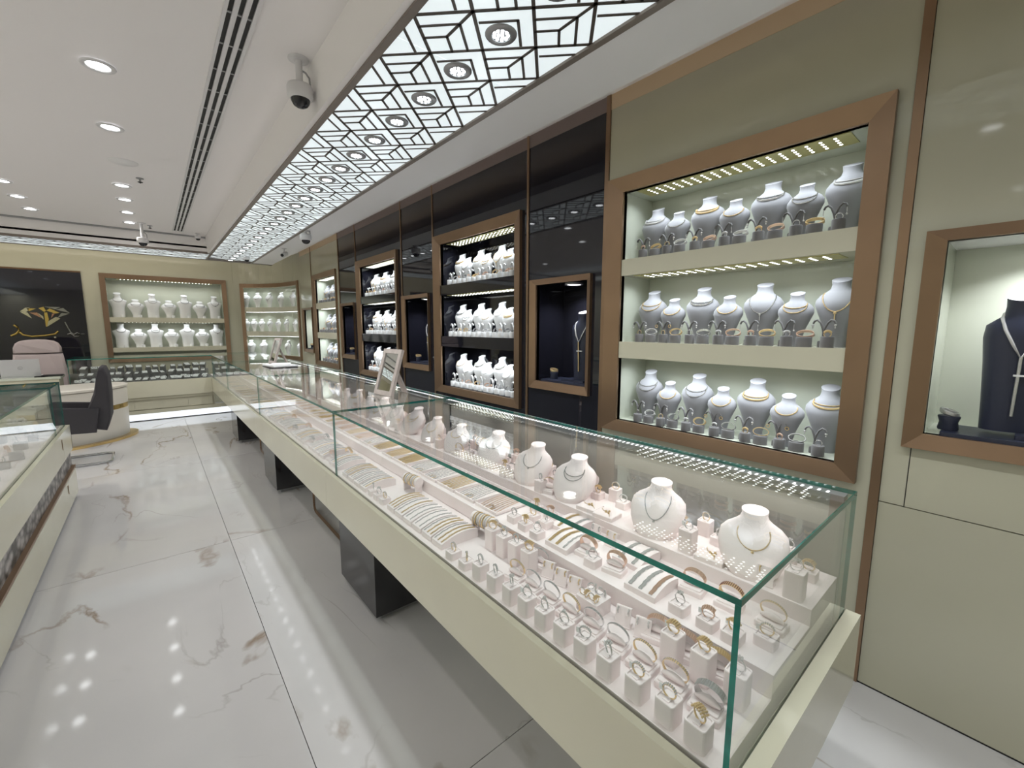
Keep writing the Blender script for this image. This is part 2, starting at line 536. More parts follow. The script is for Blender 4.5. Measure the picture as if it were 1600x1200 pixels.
# lattice spotlights
spot_ring = MB().lathe([(0.046, 0.0), (0.072, 0.0), (0.077, 0.006), (0.077, 0.016), (0.046, 0.016)], 24, cap=False).mesh('trim_ring', 'lamp_grey')
spot_lens = MB().lathe([(0.047, 0.004), (0.047, 0.012)], 24).mesh('lens', 'chrome')
dots = MB()
for r, n, a0 in ((0.0125, 3, 0.3), (0.0335, 9, 0.1)):
    for k in range(n):
        a = a0 + 2 * PI * k / n
        dots.lathe([(0.0072, 0.0), (0.0072, 0.005)], 8, 0, r * math.cos(a), r * math.sin(a))
spot_dots = dots.mesh('diode', 'led')
k = 0
for i in range(-9, 24):
    y = (Y0 + STEP * i + 0.229) * K
    if y > YS - 0.05:
        continue
    if y > 0.75:
        t = thing('recessed_spotlight', 'round twelve-diode spotlight in ceiling lattice, %s along from the viewer' % nth(k), 'ceiling light', (1.395 * K, y, ZS - 0.006), 0, 'lattice spotlights')
        t.scale = (K, K, K)
        put('trim_ring', spot_ring, t)
        put('lens', spot_lens, t)
        tag(put('diode', spot_dots, t), None, kind='stuff')
        k += 1
    area_light('spot_lamp', (1.395 * K, y, ZS - 0.02), 0.07, P_LATTICE, (0.95, 0.98, 1.0), disk=True, spread=2.2)

# main ceiling downlights
dl_ring = MB().lathe([(0.060, 0.012), (0.064, 0.0), (0.088, 0.0), (0.092, 0.006)], 28, cap=False).mesh('trim_ring', 'white_plastic')
dl_face = MB().lathe([(0.0615, 0.006), (0.0615, 0.010)], 28).mesh('lamp_face', 'led')
downs = [(-0.125 * KC, y * KC, 'main row over the aisle') for y in (4.08, 5.22, 7.2, 7.95, 8.8, 9.62)] + [(-1.2 * KC, y * KC, 'second row on the left') for y in (7.89, 8.68, 9.47)]
for i, (x, y, row) in enumerate(downs):
    j = i if i < 6 else i - 6
    t = thing('downlight', 'round white ceiling downlight, %s from viewer in the %s' % (nth(j), row), 'ceiling light', (x, y, ZC - 0.010), 0, 'ceiling downlights')
    t.scale = (KC, KC, KC)
    put('trim_ring', dl_ring, t)
    put('lamp_face', dl_face, t)
for x, y in [(d[0], d[1]) for d in downs] + [(-0.1, 1.9), (-0.1, 0.3), (-0.97, 1.0), (-0.97, 2.9), (-0.97, 4.7), (-2.2, 0.2), (-2.2, 2.4), (-2.2, 4.6), (-2.2, 6.8)]:
    if (x, y) not in [(d[0], d[1]) for d in downs]:      # fittings out of the picture
        put('downlight_trim', dl_ring, ceil, (x, y, ZC - 0.010), 0, KC)
        put('downlight_face', dl_face, ceil, (x, y, ZC - 0.010), 0, KC)
    area_light('downlight_lamp', (x, y, ZC - 0.02), 0.12, P_DOWN, (1.0, 0.965, 0.93), disk=True, spread=2.6)
tag(MB().lathe([(0.001, 0), (0.098, 0), (0.101, 0.006)], 36, cap=False).build('ceiling_speaker', 'soffit_paint', None, (-0.08 * KC, 6.21 * KC, ZC - 0.006)), 'flat round beige speaker cover between the ceiling downlights', 'speaker')
for x, y, lab in ((0.036, 5.44, 'small dark fire sprinkler beside the round speaker cover'), (0.105, 7.82, 'tiny dark fire sprinkler near the far ceiling edge')):
    t = thing('sprinkler', lab, 'sprinkler', (x, y, ZC - 0.045))
    MB().lathe([(0.03, 0.045), (0.03, 0.040), (0.008, 0.036), (0.008, 0.012)], 12).build('escutcheon', 'lamp_grey', t)
    MB().lathe([(0.02, 0.008), (0.02, 0.011), (0.006, 0.013), (0.005, 0.0)], 12).build('deflector', 'slot_black', t)

# linear air diffuser: housing with three slots and bridges
t = thing('air_diffuser', 'long white ceiling air diffuser with three black slots', 'air vent', (0, 0, ZC))
DX0, DX1, DY0, DY1 = 0.351, 0.476, -2.0, 7.97
slots = [(v * KC, (v + 0.024) * KC) for v in (0.452, 0.500, 0.548)]
edges = [DX0] + [v for q in slots for v in q] + [DX1]
for i in range(0, 8, 2):
    MB().box(edges[i], edges[i + 1], DY0, DY1, -0.012, 0.0).build('rail', 'white_plastic', t)
for a, b in slots:
    MB().box(a, b, DY0, DY1, -0.0030, -0.0005).build('slot', 'slot_black', t)
bridge = MB().box(0, 0.024 * KC, 0, 0.012, -0.0075, -0.003).mesh('bridge', 'lamp_grey')
yy = 2.1
while yy < DY1:
    for a, b in slots:
        put('bridge', bridge, t, (a, yy, 0))
    yy += 0.27

# dome cameras
def dome_camera(x, y, ztop, drop, s, label, cable=True):
    t = thing('security_camera', label, 'camera', (x, y, ztop))
    if drop > 0.02:
        MB().lathe([(0.062 * s, 0), (0.062 * s, -0.006), (0.03 * s, -0.010)], 20).build('mount_plate', 'white_plastic', t)
        MB().lathe([(0.021 * s, -0.004), (0.021 * s, -drop)], 16).build('drop_pole', 'white_plastic', t)
    z = -drop
    MB().lathe([(0.02 * s, z + 0.004 * s), (0.072 * s, z - 0.004 * s), (0.078 * s, z - 0.02 * s), (0.078 * s, z - 0.062 * s), (0.076 * s, z - 0.075 * s), (0.058 * s, z - 0.088 * s)], 24).build('housing', 'white_plastic', t)
    MB().lathe([(0.058 * s, z - 0.085 * s), (0.054 * s, z - 0.105 * s), (0.042 * s, z - 0.124 * s), (0.022 * s, z - 0.135 * s), (0.001, z - 0.138 * s)], 24).build('dome', 'dome_black', t)
    if cable:
        pts = [(0.016 * s, 0, z + 0.09 * s), (0.035 * s, -0.01, z + 0.08 * s), (0.055 * s, -0.02 * s, z + 0.05 * s), (0.058 * s, -0.022 * s, z + 0.0)]
        MB().tube(pts, 0.006 * s, 6).build('cable', 'lamp_grey', t)
    return t
dome_camera(0.695, 2.552, ZC, 0.125, 0.806, 'white dome camera on drop pole nearest the viewer')
dome_camera(1.49, 5.58, ZS, 0.04, 0.815, 'white dome camera under the soffit above the black panels')
dome_camera(0.016, 7.70, ZC, 0.19, 0.806, 'white dome camera on drop pole near the far wall')
dome_camera(0.645, 8.02, ZC, 0.03, 0.5, 'tiny dome camera at the inner ceiling corner', False)
dome_camera(1.28, 8.2, ZS, 0.0, 0.6, 'small dome camera on the lattice end by far wall', False)
t = thing('security_camera', 'white bullet camera on bracket by the curved corner', 'camera', (1.575, 7.02, ZS), -0.6)
t.scale = (0.82, 0.82, 0.82)
MB().lathe([(0.04, 0), (0.04, -0.01)], 14).build('mount_plate', 'white_plastic', t)
MB().tube([(0, 0, -0.005), (0, -0.01, -0.05), (0, -0.03, -0.08)], 0.014, 8).build('bracket', 'white_plastic', t)
MB().tube([(0, 0.07, -0.075), (0, -0.10, -0.13)], 0.036, 12).build('housing', 'white_plastic', t)
MB().tube([(0, -0.098, -0.129), (0, -0.108, -0.133)], 0.026, 12).build('lens', 'dome_black', t)

# ------------------------------------------------------------------ right wall panels
def panel_hole(ya, yb, za, zb, hole=None, x0=WALL, x1=WALL + 0.025):
    b = MB()
    if not hole:
        return b.box(x0, x1, ya, yb, za, zb)
    h0, h1, k0, k1 = hole
    for y0, y1, z0, z1 in ((ya, yb, za, k0), (ya, yb, k1, zb), (ya, h0, k0, k1), (h1, yb, k0, k1)):
        if y1 - y0 > 1e-4 and z1 - z0 > 1e-4:
            b.box(x0, x1, y0, y1, z0, z1)
    return b
ZT = 2.785
CASES = [(0.398, 1.712), (2.520, 3.825), (4.650, 5.910), (6.750, 7.960)]       # outer frame in y
NICHES = [(-0.305, 0.272), (1.830, 2.410), (3.945, 4.550), (6.050, 6.610), (8.080, 8.700)]
CZ, NZ = (0.866, 2.376), (1.053, 1.850)
G = 0.0015
bays = [(BACK, -0.33, None, 'cream', None), (-0.33, 0.322, NICHES[0], 'cream', NZ), (0.353, 1.722, CASES[0], 'cream', CZ),
        (1.752, 2.443, NICHES[1], 'black_gloss', NZ), (2.463, 3.850, CASES[1], 'black_gloss', CZ), (3.866, 4.550, NICHES[2], 'black_gloss', NZ),
        (4.566, 5.940, CASES[2], 'black_gloss', CZ), (5.954, 6.630, NICHES[3], 'black_gloss', NZ),
        (6.648, 8.045, CASES[3], 'cream', CZ), (8.060, 8.75, NICHES[4], 'cream', NZ)]
for ya, yb, rng, m, zz in bays:
    hole = (rng[0] + 0.04, rng[1] - 0.04, zz[0] + 0.035, zz[1] - 0.035) if rng else None
    if rng and zz is NZ and m == 'cream' and ya < 0:
        panel_hole(ya + G, yb - G, 0.813, ZT, hole).build('wall_panel', m, wall_right)
        panel_hole(ya + G, yb - G, 0.0, 0.809).build('wall_panel', m, wall_right)
        MB().box(WALL - 0.0006, WALL + 0.002, 0.243, 0.246, 0.811, NZ[0]).build('panel_joint', 'slot_black', wall_right)
    else:
        panel_hole(ya + G, yb - G, 0.0, ZT, hole).build('wall_panel', m, wall_right)
    tm = 'taupe_trim' if m == 'black_gloss' else 'tan_trim'
    MB().box(WALL - 0.002, WALL + 0.025, ya, yb, ZT, ZC).build('top_trim', tm, wall_right)
for y0, y1 in ((0.322, 0.353), (1.722, 1.752), (2.443, 2.463), (3.850, 3.866), (4.550, 4.566), (5.940, 5.954), (6.630, 6.648), (8.045, 8.060)):
    MB().box(WALL - 0.008, WALL + 0.025, y0, y1, 0, ZC).build('bronze_strip', 'bronze', wall_right)
MB().box(WALL - 0.001, WALL + 0.004, BACK, 8.75, 0.0, 0.006).build('shadow_gap', 'slot_black', wall_right)

# curved corner wall: ellipse from the right wall to the far wall
CX, CY, RX, RY = 1.35, 8.75, WALL - 1.35, FAR - 8.75
def corner(th, off=0.0):
    c, s = math.cos(th), math.sin(th)
    n = Vector((c / RX, s / RY)).normalized()
    return CX + RX * c + n.x * off, CY + RY * s + n.y * off
def curved(th0, th1, z0, z1, o0, o1, n=14):
    b = MB()
    ring = []
    for i in range(n + 1):
        th = th0 + (th1 - th0) * i / n
        a, c = corner(th, o0), corner(th, o1)
        ring.append([(a[0], a[1], z0), (c[0], c[1], z0), (c[0], c[1], z1), (a[0], a[1], z1)])
    return b.loft(ring)
T0, T1 = math.radians(5), math.radians(83)
npan = 6
for i in range(npan):
    a, b = PI / 2 * i / npan, PI / 2 * (i + 1) / npan - 0.002
    curved(a, b, CZ[1] - 0.03, ZC, 0, 0.02, 4).build('wall_panel', 'cream', wall_far)
    curved(a, b, 0, CZ[0] + 0.03, 0, 0.02, 4).build('wall_panel', 'cream', wall_far)
curved(0, T0, CZ[0], CZ[1], 0, 0.02, 3).build('wall_panel', 'cream', wall_far)
curved(T1, PI / 2, CZ[0], CZ[1], 0, 0.02, 3).build('wall_panel', 'cream', wall_far)
# far wall panel with opening for the far showcase
FX0, FX1, FZ0, FZ1 = -0.615, 1.225, 0.87, 2.425
b = MB()
for x0, x1, z0, z1 in ((LEFT, FX0 + 0.04, 0, ZC), (FX1 - 0.04, CX, 0, ZC), (FX0 + 0.04, FX1 - 0.04, 0, FZ0 + 0.03), (FX0 + 0.04, FX1 - 0.04, FZ1 - 0.03, ZC)):
    b.box(x0, x1, FAR, FAR + 0.02, z0, z1)
b.build('wall_panel', 'cream', wall_far)

# ================================================================== SHOWCASES
def mitre_frame(t, o, i, put_bar):
    """o=(a0,a1,z0,z1) outer, i inner; put_bar(poly) makes one mitred bar."""
    a0, a1, z0, z1 = o
    b0, b1, w0, w1 = i
    for q in ([(a0, z0), (a1, z0), (b1, w0), (b0, w0)], [(a1, z0), (a1, z1), (b1, w1), (b1, w0)], [(a1, z1), (a0, z1), (b0, w1), (b1, w1)], [(a0, z1), (a0, z0), (b0, w0), (b0, w1)]):
        put_bar(q)
def bar_x(q, xa_out, xa_in, xb):
    """bar in the plane x = const: outer edge at xa_out, inner edge at xa_in, back at xb (q: outer, outer, inner, inner)."""
    b = MB()
    f = [(xa_out, *q[0]), (xa_out, *q[1]), (xa_in, *q[2]), (xa_in, *q[3])]
    k = [(xb, *p) for p in q]
    b.add(f + k, [(0, 1, 2, 3), (7, 6, 5, 4), (0, 4, 5, 1), (1, 5, 6, 2), (2, 6, 7, 3), (3, 7, 4, 0)])
    return b
led_cache = {}
def led_grid(nx, ny, px, py, r):
    key = (nx, ny, px, py)
    if key not in led_cache:
        b = MB()
        for i in range(nx):
            for j in range(ny):
                b.lathe([(r, -0.003), (r * 0.8, -0.004)], 6, 0, (i - (nx - 1) / 2) * px, (j - (ny - 1) / 2) * py, smooth=False)
        led_cache[key] = b.mesh('diode', 'led')
    return led_cache[key]

SHELVES = [(1.813, 1.907), (1.321, 1.420)]
def wall_case(idx, y0, y1, dark, label):
    inn = (y0 + 0.08, y1 - 0.103, 0.933, 2.293)
    t = thing('wall_showcase', label, 'showcase', (0, 0, 0), 0)
    mitre_frame(t, (y0, y1, CZ[0], CZ[1]), inn, lambda q: bar_x(q, WALL - 0.028, WALL - 0.012, WALL + 0.03).build('frame_bar', 'bronze', t))
    m = 'black_gloss' if dark else 'cream_inner'
    mf = 'black_gloss' if dark else 'cream_panel'
    xb = 2.505
    MB().box(xb, xb + 0.02, inn[0] - 0.02, inn[1] + 0.02, inn[2] - 0.02, inn[3] + 0.02).build('back_panel', m, t)
    for ya, yb in ((inn[0] - 0.02, inn[0]), (inn[1], inn[1] + 0.02)):
        MB().box(WALL + 0.004, xb, ya, yb, inn[2] - 0.02, inn[3] + 0.02).build('side_panel', m, t)
    MB().box(WALL + 0.004, xb, inn[0], inn[1], inn[3], inn[3] + 0.02).build('top_panel', m, t)
    MB().box(WALL + 0.004, xb, inn[0], inn[1], inn[2] - 0.03, inn[2]).build('bottom_panel', m, t)
    for z0, z1 in SHELVES:
        MB().box(WALL - 0.005, xb, inn[0] + 0.001, inn[1] - 0.001, z0, z1).build('shelf', mf, t)
    yc = (inn[0] + inn[1]) / 2
    for zt in (inn[3], SHELVES[0][0], SHELVES[1][0]):
        L = MB().box(-0.075, 0.075, -0.50, 0.50, -0.003, 0).build('light_plate', 'brass_plate', t, (WALL + 0.105, yc, zt))
        tag(put('diode', led_grid(4, 18, 0.030, 0.052, 0.0068), L), None, kind='stuff')
        area_light('case_lamp', (WALL + 0.085, yc, zt - 0.008), 0.12, P_CASE, (0.86, 0.94, 1.0), size_y=0.98, spread=2.3, rot=(0, -0.0, 0))
    return inn

CASE_WORD = ['nearest cream showcase', 'nearer black showcase', 'farther black showcase', 'far cream showcase']
case_inn = []
for i, (y0, y1) in enumerate(CASES):
    lab = ['large bronze-framed cream showcase of grey busts nearest the viewer', 'bronze-framed black showcase of white busts, nearer of two',
           'bronze-framed black showcase of white busts, farther of two', 'bronze-framed cream showcase on right wall beyond the black panels'][i]
    case_inn.append(wall_case(i, y0, y1, i in (1, 2), lab))

# small niches with a tall navy bust
def tall_bust_mesh():
    b = MB()
    prof = [(0.0, .062, .045, .035), (0.10, .066, .052, .035), (0.24, .074, .058, .032), (0.33, .082, .055, .030), (0.375, .078, .045, .030),
            (0.395, .055, .038, .03), (0.41, .037, .033, .03), (0.44, .034, .032, .03), (0.47, .036, .034, .032)]
    rings = []
    for z, w, df, db in prof:
        rings.append([(w * math.sin(a), (-df if math.cos(a) > 0 else -db) * math.cos(a), z + (0.012 * -math.cos(a) if z > 0.45 else 0)) for a in [2 * PI * k / 24 for k in range(24)]])
    return b.loft(rings, 0, smooth=True, cap_mi=1)
tall_bust = tall_bust_mesh().mesh('torso', ['navy_leather', 'white_leather'])
def strand(pts, r, flat=1.0, seg=5, beads=0):
    return MB().tube(pts, r, seg, flat=flat, rad=(lambda i: 1.0 + 0.35 * (i % 2)) if beads else None)
NW = ['nearest niche at the right edge', 'black niche beside the nearest showcase', 'middle black niche between the black showcases', 'farther black niche', 'far cream niche']
for i, (y0, y1) in enumerate(NICHES):
    dark = i in (1, 2, 3)
    m = 'black_gloss' if dark else 'cream_inner'
    inn = (y0 + 0.038, y1 - 0.055, 1.110, 1.813)
    t = thing('display_niche', ['small bronze-framed cream niche at the right edge of view', 'small bronze-framed black niche beside the nearest large showcase',
              'small bronze-framed black niche between the two black showcases', 'small bronze-framed black niche past the farther black showcase',
              'small bronze-framed cream niche beside the curved corner'][i], 'display niche')
    mitre_frame(t, (y0, y1, NZ[0], NZ[1]), inn, lambda q: bar_x(q, WALL - 0.026, WALL - 0.010, WALL + 0.03).build('frame_bar', 'bronze', t))
    xb = 2.50
    MB().box(xb, xb + 0.02, inn[0] - 0.02, inn[1] + 0.02, inn[2] - 0.02, inn[3] + 0.02).build('back_panel', m, t)
    for ya, yb in ((inn[0] - 0.02, inn[0]), (inn[1], inn[1] + 0.02)):
        MB().box(WALL + 0.004, xb, ya, yb, inn[2] - 0.02, inn[3] + 0.02).build('side_panel', m, t)
    MB().box(WALL + 0.004, xb, inn[0], inn[1], inn[3], inn[3] + 0.02).build('top_panel', 'white_plastic' if not dark else m, t)
    MB().box(WALL + 0.004, xb, inn[0], inn[1], inn[2] - 0.03, inn[2]).build('bottom_panel', 'dark_stone' if dark else m, t)
    yc = (inn[0] + inn[1]) / 2
    MB().lathe([(0.062, 0.0), (0.066, -0.006), (0.05, -0.008), (0.05, -0.004)], 24, cap=False).build('lamp_ring', 'white_plastic', t, (2.34, yc, inn[3]))
    MB().lathe([(0.05, -0.005), (0.05, -0.003)], 24).build('lamp_face', 'led_strip', t, (2.34, yc, inn[3]))
    area_light('niche_lamp', (2.34, yc, inn[3] - 0.012), 0.09, P_NICHE, (0.92, 0.95, 1.0), disk=True, spread=2.2)
    # navy plinth, tall bust, long necklace, bangle on pedestal
    zb = inn[2]
    pl = thing('display_plinth', 'low navy display tray lying in the %s' % NW[i], 'display plinth', (2.31, yc, zb), 0, 'navy niche trays')
    MB().rbox(-0.10, 0.12, -0.235, 0.20, 0, 0.014, 0.008).build('lower_tray', 'navy_leather', pl)
    MB().rbox(-0.07, 0.11, -0.19, 0.02, 0.014, 0.030, 0.006).build('upper_tray', 'navy_leather', pl)
    by = yc - (0.10 if i else -0.05)
    bz = zb + 0.030
    s = 1.0
    tag(put('tall_bust', tall_bust, None, (2.335, by, bz), -PI / 2 + 0.25), 'tall navy leather necklace bust standing in the %s' % NW[i], 'bust', 'navy niche busts')
    path = [(0.036 * math.sin(a), -0.02 - 0.034 * math.cos(a), 0.425 + 0.0 * a) for a in [PI + 0.3 + k * 0.35 for k in range(0)]]
    V = [(-0.032, 0.012, 0.418), (-0.044, -0.020, 0.398), (-0.040, -0.046, 0.36), (-0.022, -0.0635, 0.31), (0.0, -0.0665, 0.262), (0.022, -0.0635, 0.31), (0.040, -0.046, 0.36), (0.044, -0.020, 0.398), (0.032, 0.012, 0.418)]
    n = thing('long_necklace', '%s lariat necklace on bust in %s' % ('gold' if i else 'silver', NW[i]), 'necklace', (2.335, by, bz), -PI / 2 + 0.25, 'lariat necklaces in the niches')
    strand(V, 0.0045, flat=1.4).build('loop', 'diamond_pave', n)
    strand([(0, -0.068, 0.265), (0, -0.066, 0.20), (0, -0.061, 0.13), (0, -0.058, 0.06)], 0.006, flat=0.9).build('drop', 'gold' if i else 'silver', n)
    MB().box(-0.012, 0.03, -0.075, -0.068, 0.20, 0.206).build('price_tag', 'paper', n)
    bp = tag(MB().lathe([(0.028, 0), (0.03, 0.006), (0.026, 0.03), (0.032, 0.05), (0.03, 0.054)], 20).build('bangle_pedestal', 'navy_leather', None, (2.285, yc + (0.13 if i else 0.185), zb + 0.014)), 'small navy pedestal holding a bangle in the %s' % NW[i], 'pedestal', 'navy bangle pedestals')
    bg = MB().tube([(0.031 * math.cos(a), 0.026 * math.sin(a), 0.066 + 0.008 * math.sin(a)) for a in [2 * PI * k / 28 for k in range(28)]], 0.009, 6, closed=True, flat=0.25)
    tag(bg.build('bangle', 'gold' if i else 'silver', None, (2.285, yc + (0.13 if i else 0.185), zb + 0.014)), '%s bangle on the small pedestal in the %s' % ('gold' if i else 'silver', NW[i]), 'bangle', 'niche bangles')

# ------------------------------------------------------------------ necklace busts
BP = [(0.0, .135, .12, .10, 0), (.14, .135, .12, .10, 0), (.32, .180, .15, .09, 0), (.50, .250, .195, .08, 0), (.62, .298, .205, .075, .01), (.70, .292, .18, .075, .02),
      (.77, .245, .15, .075, .03), (.82, .175, .125, .075, .04), (.86, .128, .11, .08, .05), (.92, .112, .10, .085, .055), (1.0, .122, .108, .09, .06)]
LP = [(0.0, .36, .30, .22, 0), (.10, .46, .34, .16, .04), (.28, .56, .33, .12, .16), (.48, .60, .29, .10, .30), (.64, .57, .24, .10, .41), (.74, .46, .19, .10, .48), (.81, .32, .17, .11, .53), (.86, .25, .165, .13, .56), (.92, .225, .16, .14, .585), (1.0, .235, .165, .15, .62)]
FP = [(0.0, .20, .12, .09, 0), (.40, .205, .13, .07, 0), (.55, .25, .14, .06, 0), (.66, .285, .13, .06, 0), (.70, .28, .12, .06, .0), (.745, .19, .11, .06, .01), (.79, .115, .09, .07, .02), (.88, .10, .085, .07, .02), (1.0, .118, .10, .08, .02)]
FL = [(u, w * 1.27, a, b_, c) for u, w, a, b_, c in BP]
def prof_at(P, u):
    u = min(max(u, 0), 1)
    for a, b in zip(P, P[1:]):
        if u <= b[0]:
            f = (u - a[0]) / (b[0] - a[0])
            return [a[k] + (b[k] - a[k]) * f for k in range(5)]
    return list(P[-1])
def surf(P, H, u, phi, off=0.0):
    _, w, df, db, yo = prof_at(P, u)
    c, s = math.cos(phi), math.sin(phi)
    return ((w * H + off) * s, (yo * H) - ((df if c > 0 else db) * H + off) * c, u * H)
def bust_mesh(P, H, m):
    b = MB()
    us = sorted(set([p[0] for p in P] + [.07, .24, .42, .57]))
    rings = []
    for u in us:
        rg = [surf(P, H, u, 2 * PI * k / 26) for k in range(26)]
        if u > 0.97:
            rg = [(x, y, z + 0.10 * H * (y - P[-1][4] * H) / (P[-1][2] * H) * 0.5) for x, y, z in rg]
        rings.append(rg)
    b.loft(rings, 0, smooth=True)
    return b.mesh('bust', m)
def necklace_builder(P, H, kind, r):
    b = MB()
    def loop(us, uf, pw, rr, beads, flat=1.0, off=0.0015, n=40):
        pts = []
        for k in range(n):
            psi = 2 * PI * k / n
            u = us + (uf - us) * ((1 + math.cos(psi)) / 2) ** (pw * 0.75)
            side = max(-1.0, min(1.0, XW * math.sin(psi) / prof_at(P, u)[1]))
            phi = math.asin(side) if math.cos(psi) > -0.35 else PI - math.asin(side)
            pts.append(surf(P, H, u, phi, off))
        b.tube(pts, rr, 5, closed=True, flat=flat, rad=(lambda i: 1 + 0.3 * (i % 2)) if beads else None)
        return surf(P, H, uf, 0, off)
    XW = 0.27 if P is LP else (0.15 if P is FP else (0.21 if P is FL else 0.185))
    hi = 0.845 if P is not LP else 0.83
    lo = {'thin': .64, 'collar': .69, 'double': .62, 'pendant': .58, 'vee': .52}[kind] if P is not LP else {'thin': .56, 'collar': .62, 'double': .50, 'pendant': .46, 'vee': .36}[kind]
    if kind == 'collar':
        loop(hi, lo, 1.2, r * 2.6, False, 0.5, 0.003)
        loop(hi, lo + 0.045, 1.2, r, True, 1, 0.002)
    elif kind == 'double':
        loop(hi, lo, 1.5, r, True)
        loop(hi, lo + .09, 1.4, r, True)
    else:
        p = loop(hi, lo, 2.6 if kind == 'vee' else 1.6, r * (1.0 if kind != 'thin' else 1.15), True)
        if kind in ('pendant', 'vee'):
            b.sphere((p[0], p[1] - 0.002, p[2] - 0.006), r * 3.2, 8, 5)
            if kind == 'vee':
                b.tube([p, (p[0], p[1] - 0.001, p[2] - 0.12 * H)], r * 1.3, 5)
    return b
BUST = {}
def bust_kind(key, P, H, m):
    BUST[key] = (bust_mesh(P, H, m), P, H)
bust_kind('grey_big', BP, 0.300, 'grey_velvet')
bust_kind('grey_small', BP, 0.246, 'grey_velvet')
bust_kind('white_big', BP, 0.300, 'white_leather')
bust_kind('white_small', BP, 0.246, 'white_leather')
bust_kind('far_tall', FP, 0.43, 'white_leather')
bust_kind('far_low', FL, 0.32, 'white_leather')
bust_kind('counter_big', LP, 0.165, 'pink_white')
bust_kind('counter_small', LP, 0.145, 'pink_white')
bust_kind('corner_round', BP, 0.30, 'white_leather')
NECK = {}
def necklace_mesh(key, kind, m):
    k = (key, kind, m)
    if k not in NECK:
        _, P, H = BUST[key]
        NECK[k] = necklace_builder(P, H, kind, 0.0032 if H > 0.31 else (0.0021 if H > 0.2 else 0.0016)).mesh('necklace', m)
    return NECK[k]
NK = ['thin', 'collar', 'double', 'pendant', 'vee']
NAME_M = {'gold': 'gold', 'diamond_pave': 'diamond', 'rose_gold': 'rose gold', 'silver': 'silver', 'silver_dark_reflect': 'dark silver'}
NAME_K = {'thin': 'single-strand', 'collar': 'wide collar', 'double': 'two-strand', 'pendant': 'pendant', 'vee': 'drop'}
def place_bust(key, loc, rz, where, blabel, kind, m, group):
    me, P, H = BUST[key]
    tag(put('necklace_bust', me, None, loc, rz), blabel, 'bust', group)
    tag(put('necklace', necklace_mesh(key, kind, m), None, loc, rz), '%s %s necklace, %s' % (NAME_M[m], NAME_K[kind], where), 'necklace', 'necklaces on the ' + group)

# ------------------------------------------------------------------ small showcase stands
def ring_mesh(R, r, m, gem, style=0):
    b = MB()
    b.tube([(R * math.cos(a), 0, R + R * math.sin(a)) for a in [2 * PI * k / 16 for k in range(16)]], r, 5, closed=True)
    if style == 0:
        b.sphere((0, 0, 2 * R + r * 0.8), r * 1.9, 7, 4, 1)
    elif style == 1:
        b.tube([(R * 1.02 * math.cos(a), 0, R + R * 1.02 * math.sin(a)) for a in [0.15 * PI + 0.7 * PI * k / 8 for k in range(9)]], r * 2.6, 6, 1, flat=1.0)
    else:
        for a in (0.32, 0.44, 0.56, 0.68):
            b.sphere((R * math.cos(a * PI), 0, R + 1.1 * R * math.sin(a * PI)), r * 1.5, 6, 4, 1)
    return b.mesh('ring', [m, gem])
RINGS = [ring_mesh(0.0095, 0.0013, 'gold', 'diamond_pave', 0), ring_mesh(0.0095, 0.0014, 'silver', 'diamond_pave', 1), ring_mesh(0.0098, 0.0013, 'silver', 'diamond_pave', 2),
         ring_mesh(0.0098, 0.0016, 'gold', 'gold', 1), ring_mesh(0.0095, 0.0015, 'rose_gold', 'rose_gold', 1)]
RING_N = ['gold ring with a white stone', 'silver pave ring', 'silver ring with small stones', 'broad gold ring', 'rose gold ring']
def band_mesh(rx, ry, half, th, m, seg=32, tilt=0.0):
    """flat oval band whose axis lies along local y (stands upright)."""
    b = MB()
    rings = []
    for k in range(seg + 1):
        a = 2 * PI * k / seg
        c, s = math.cos(a), math.sin(a)
        rings.append([((rx + o) * c, y, ry + (ry + o) * s) for o, y in ((0, -half), (th, -half), (th, half), (0, half))])
    b.loft(rings, 0, cap=False)
    return b.mesh('bangle', m)
BANGLE_T = [band_mesh(0.029, 0.0165, 0.0065, 0.0025, m) for m in ('gold', 'silver', 'diamond_pave', 'rose_gold')]
BANGLE_N = ['gold', 'silver', 'diamond', 'rose gold']
def cyl(r, h, m, name, sx=1.0, sy=1.0):
    return MB().lathe([(r, 0), (r, h - 0.003), (r - 0.002, h), (r * 0.75, h), (r * 0.72, h - 0.0015), (0.0005, h - 0.0015)], 20, 0, 0, 0, sx, sy, cap=False).mesh(name, m)
RC = {c: cyl(0.0250, 0.048, m, 'ring_pedestal') for c, m in (('grey', 'dark_grey_velvet'), ('white', 'white_leather'))}
BC = {c: cyl(0.0315, 0.044, m, 'bangle_pedestal', 1.0, 0.85) for c, m in (('grey', 'dark_grey_velvet'), ('white', 'white_leather'))}
def earring_stand_mesh(m):
    b = MB()
    b.lathe([(0.0165, 0), (0.0165, 0.017), (0.014, 0.02)], 16)
    for s in (-1, 1):
        b.tube([(0, 0, 0.015), (0, 0, 0.045), (s * 0.004, 0, 0.060), (s * 0.011, 0, 0.076), (s * 0.021, 0, 0.085), (s * 0.030, 0, 0.082), (s * 0.034, 0, 0.074)], 0.0034, 6, flat=2.0)
    b.v = [(x * 1.22, y * 1.2, z * 1.4) for x, y, z in b.v]
    return b.mesh('earring_stand', m)
ES = {c: earring_stand_mesh(m) for c, m in (('grey', 'dark_grey_velvet'), ('white', 'white_leather'))}
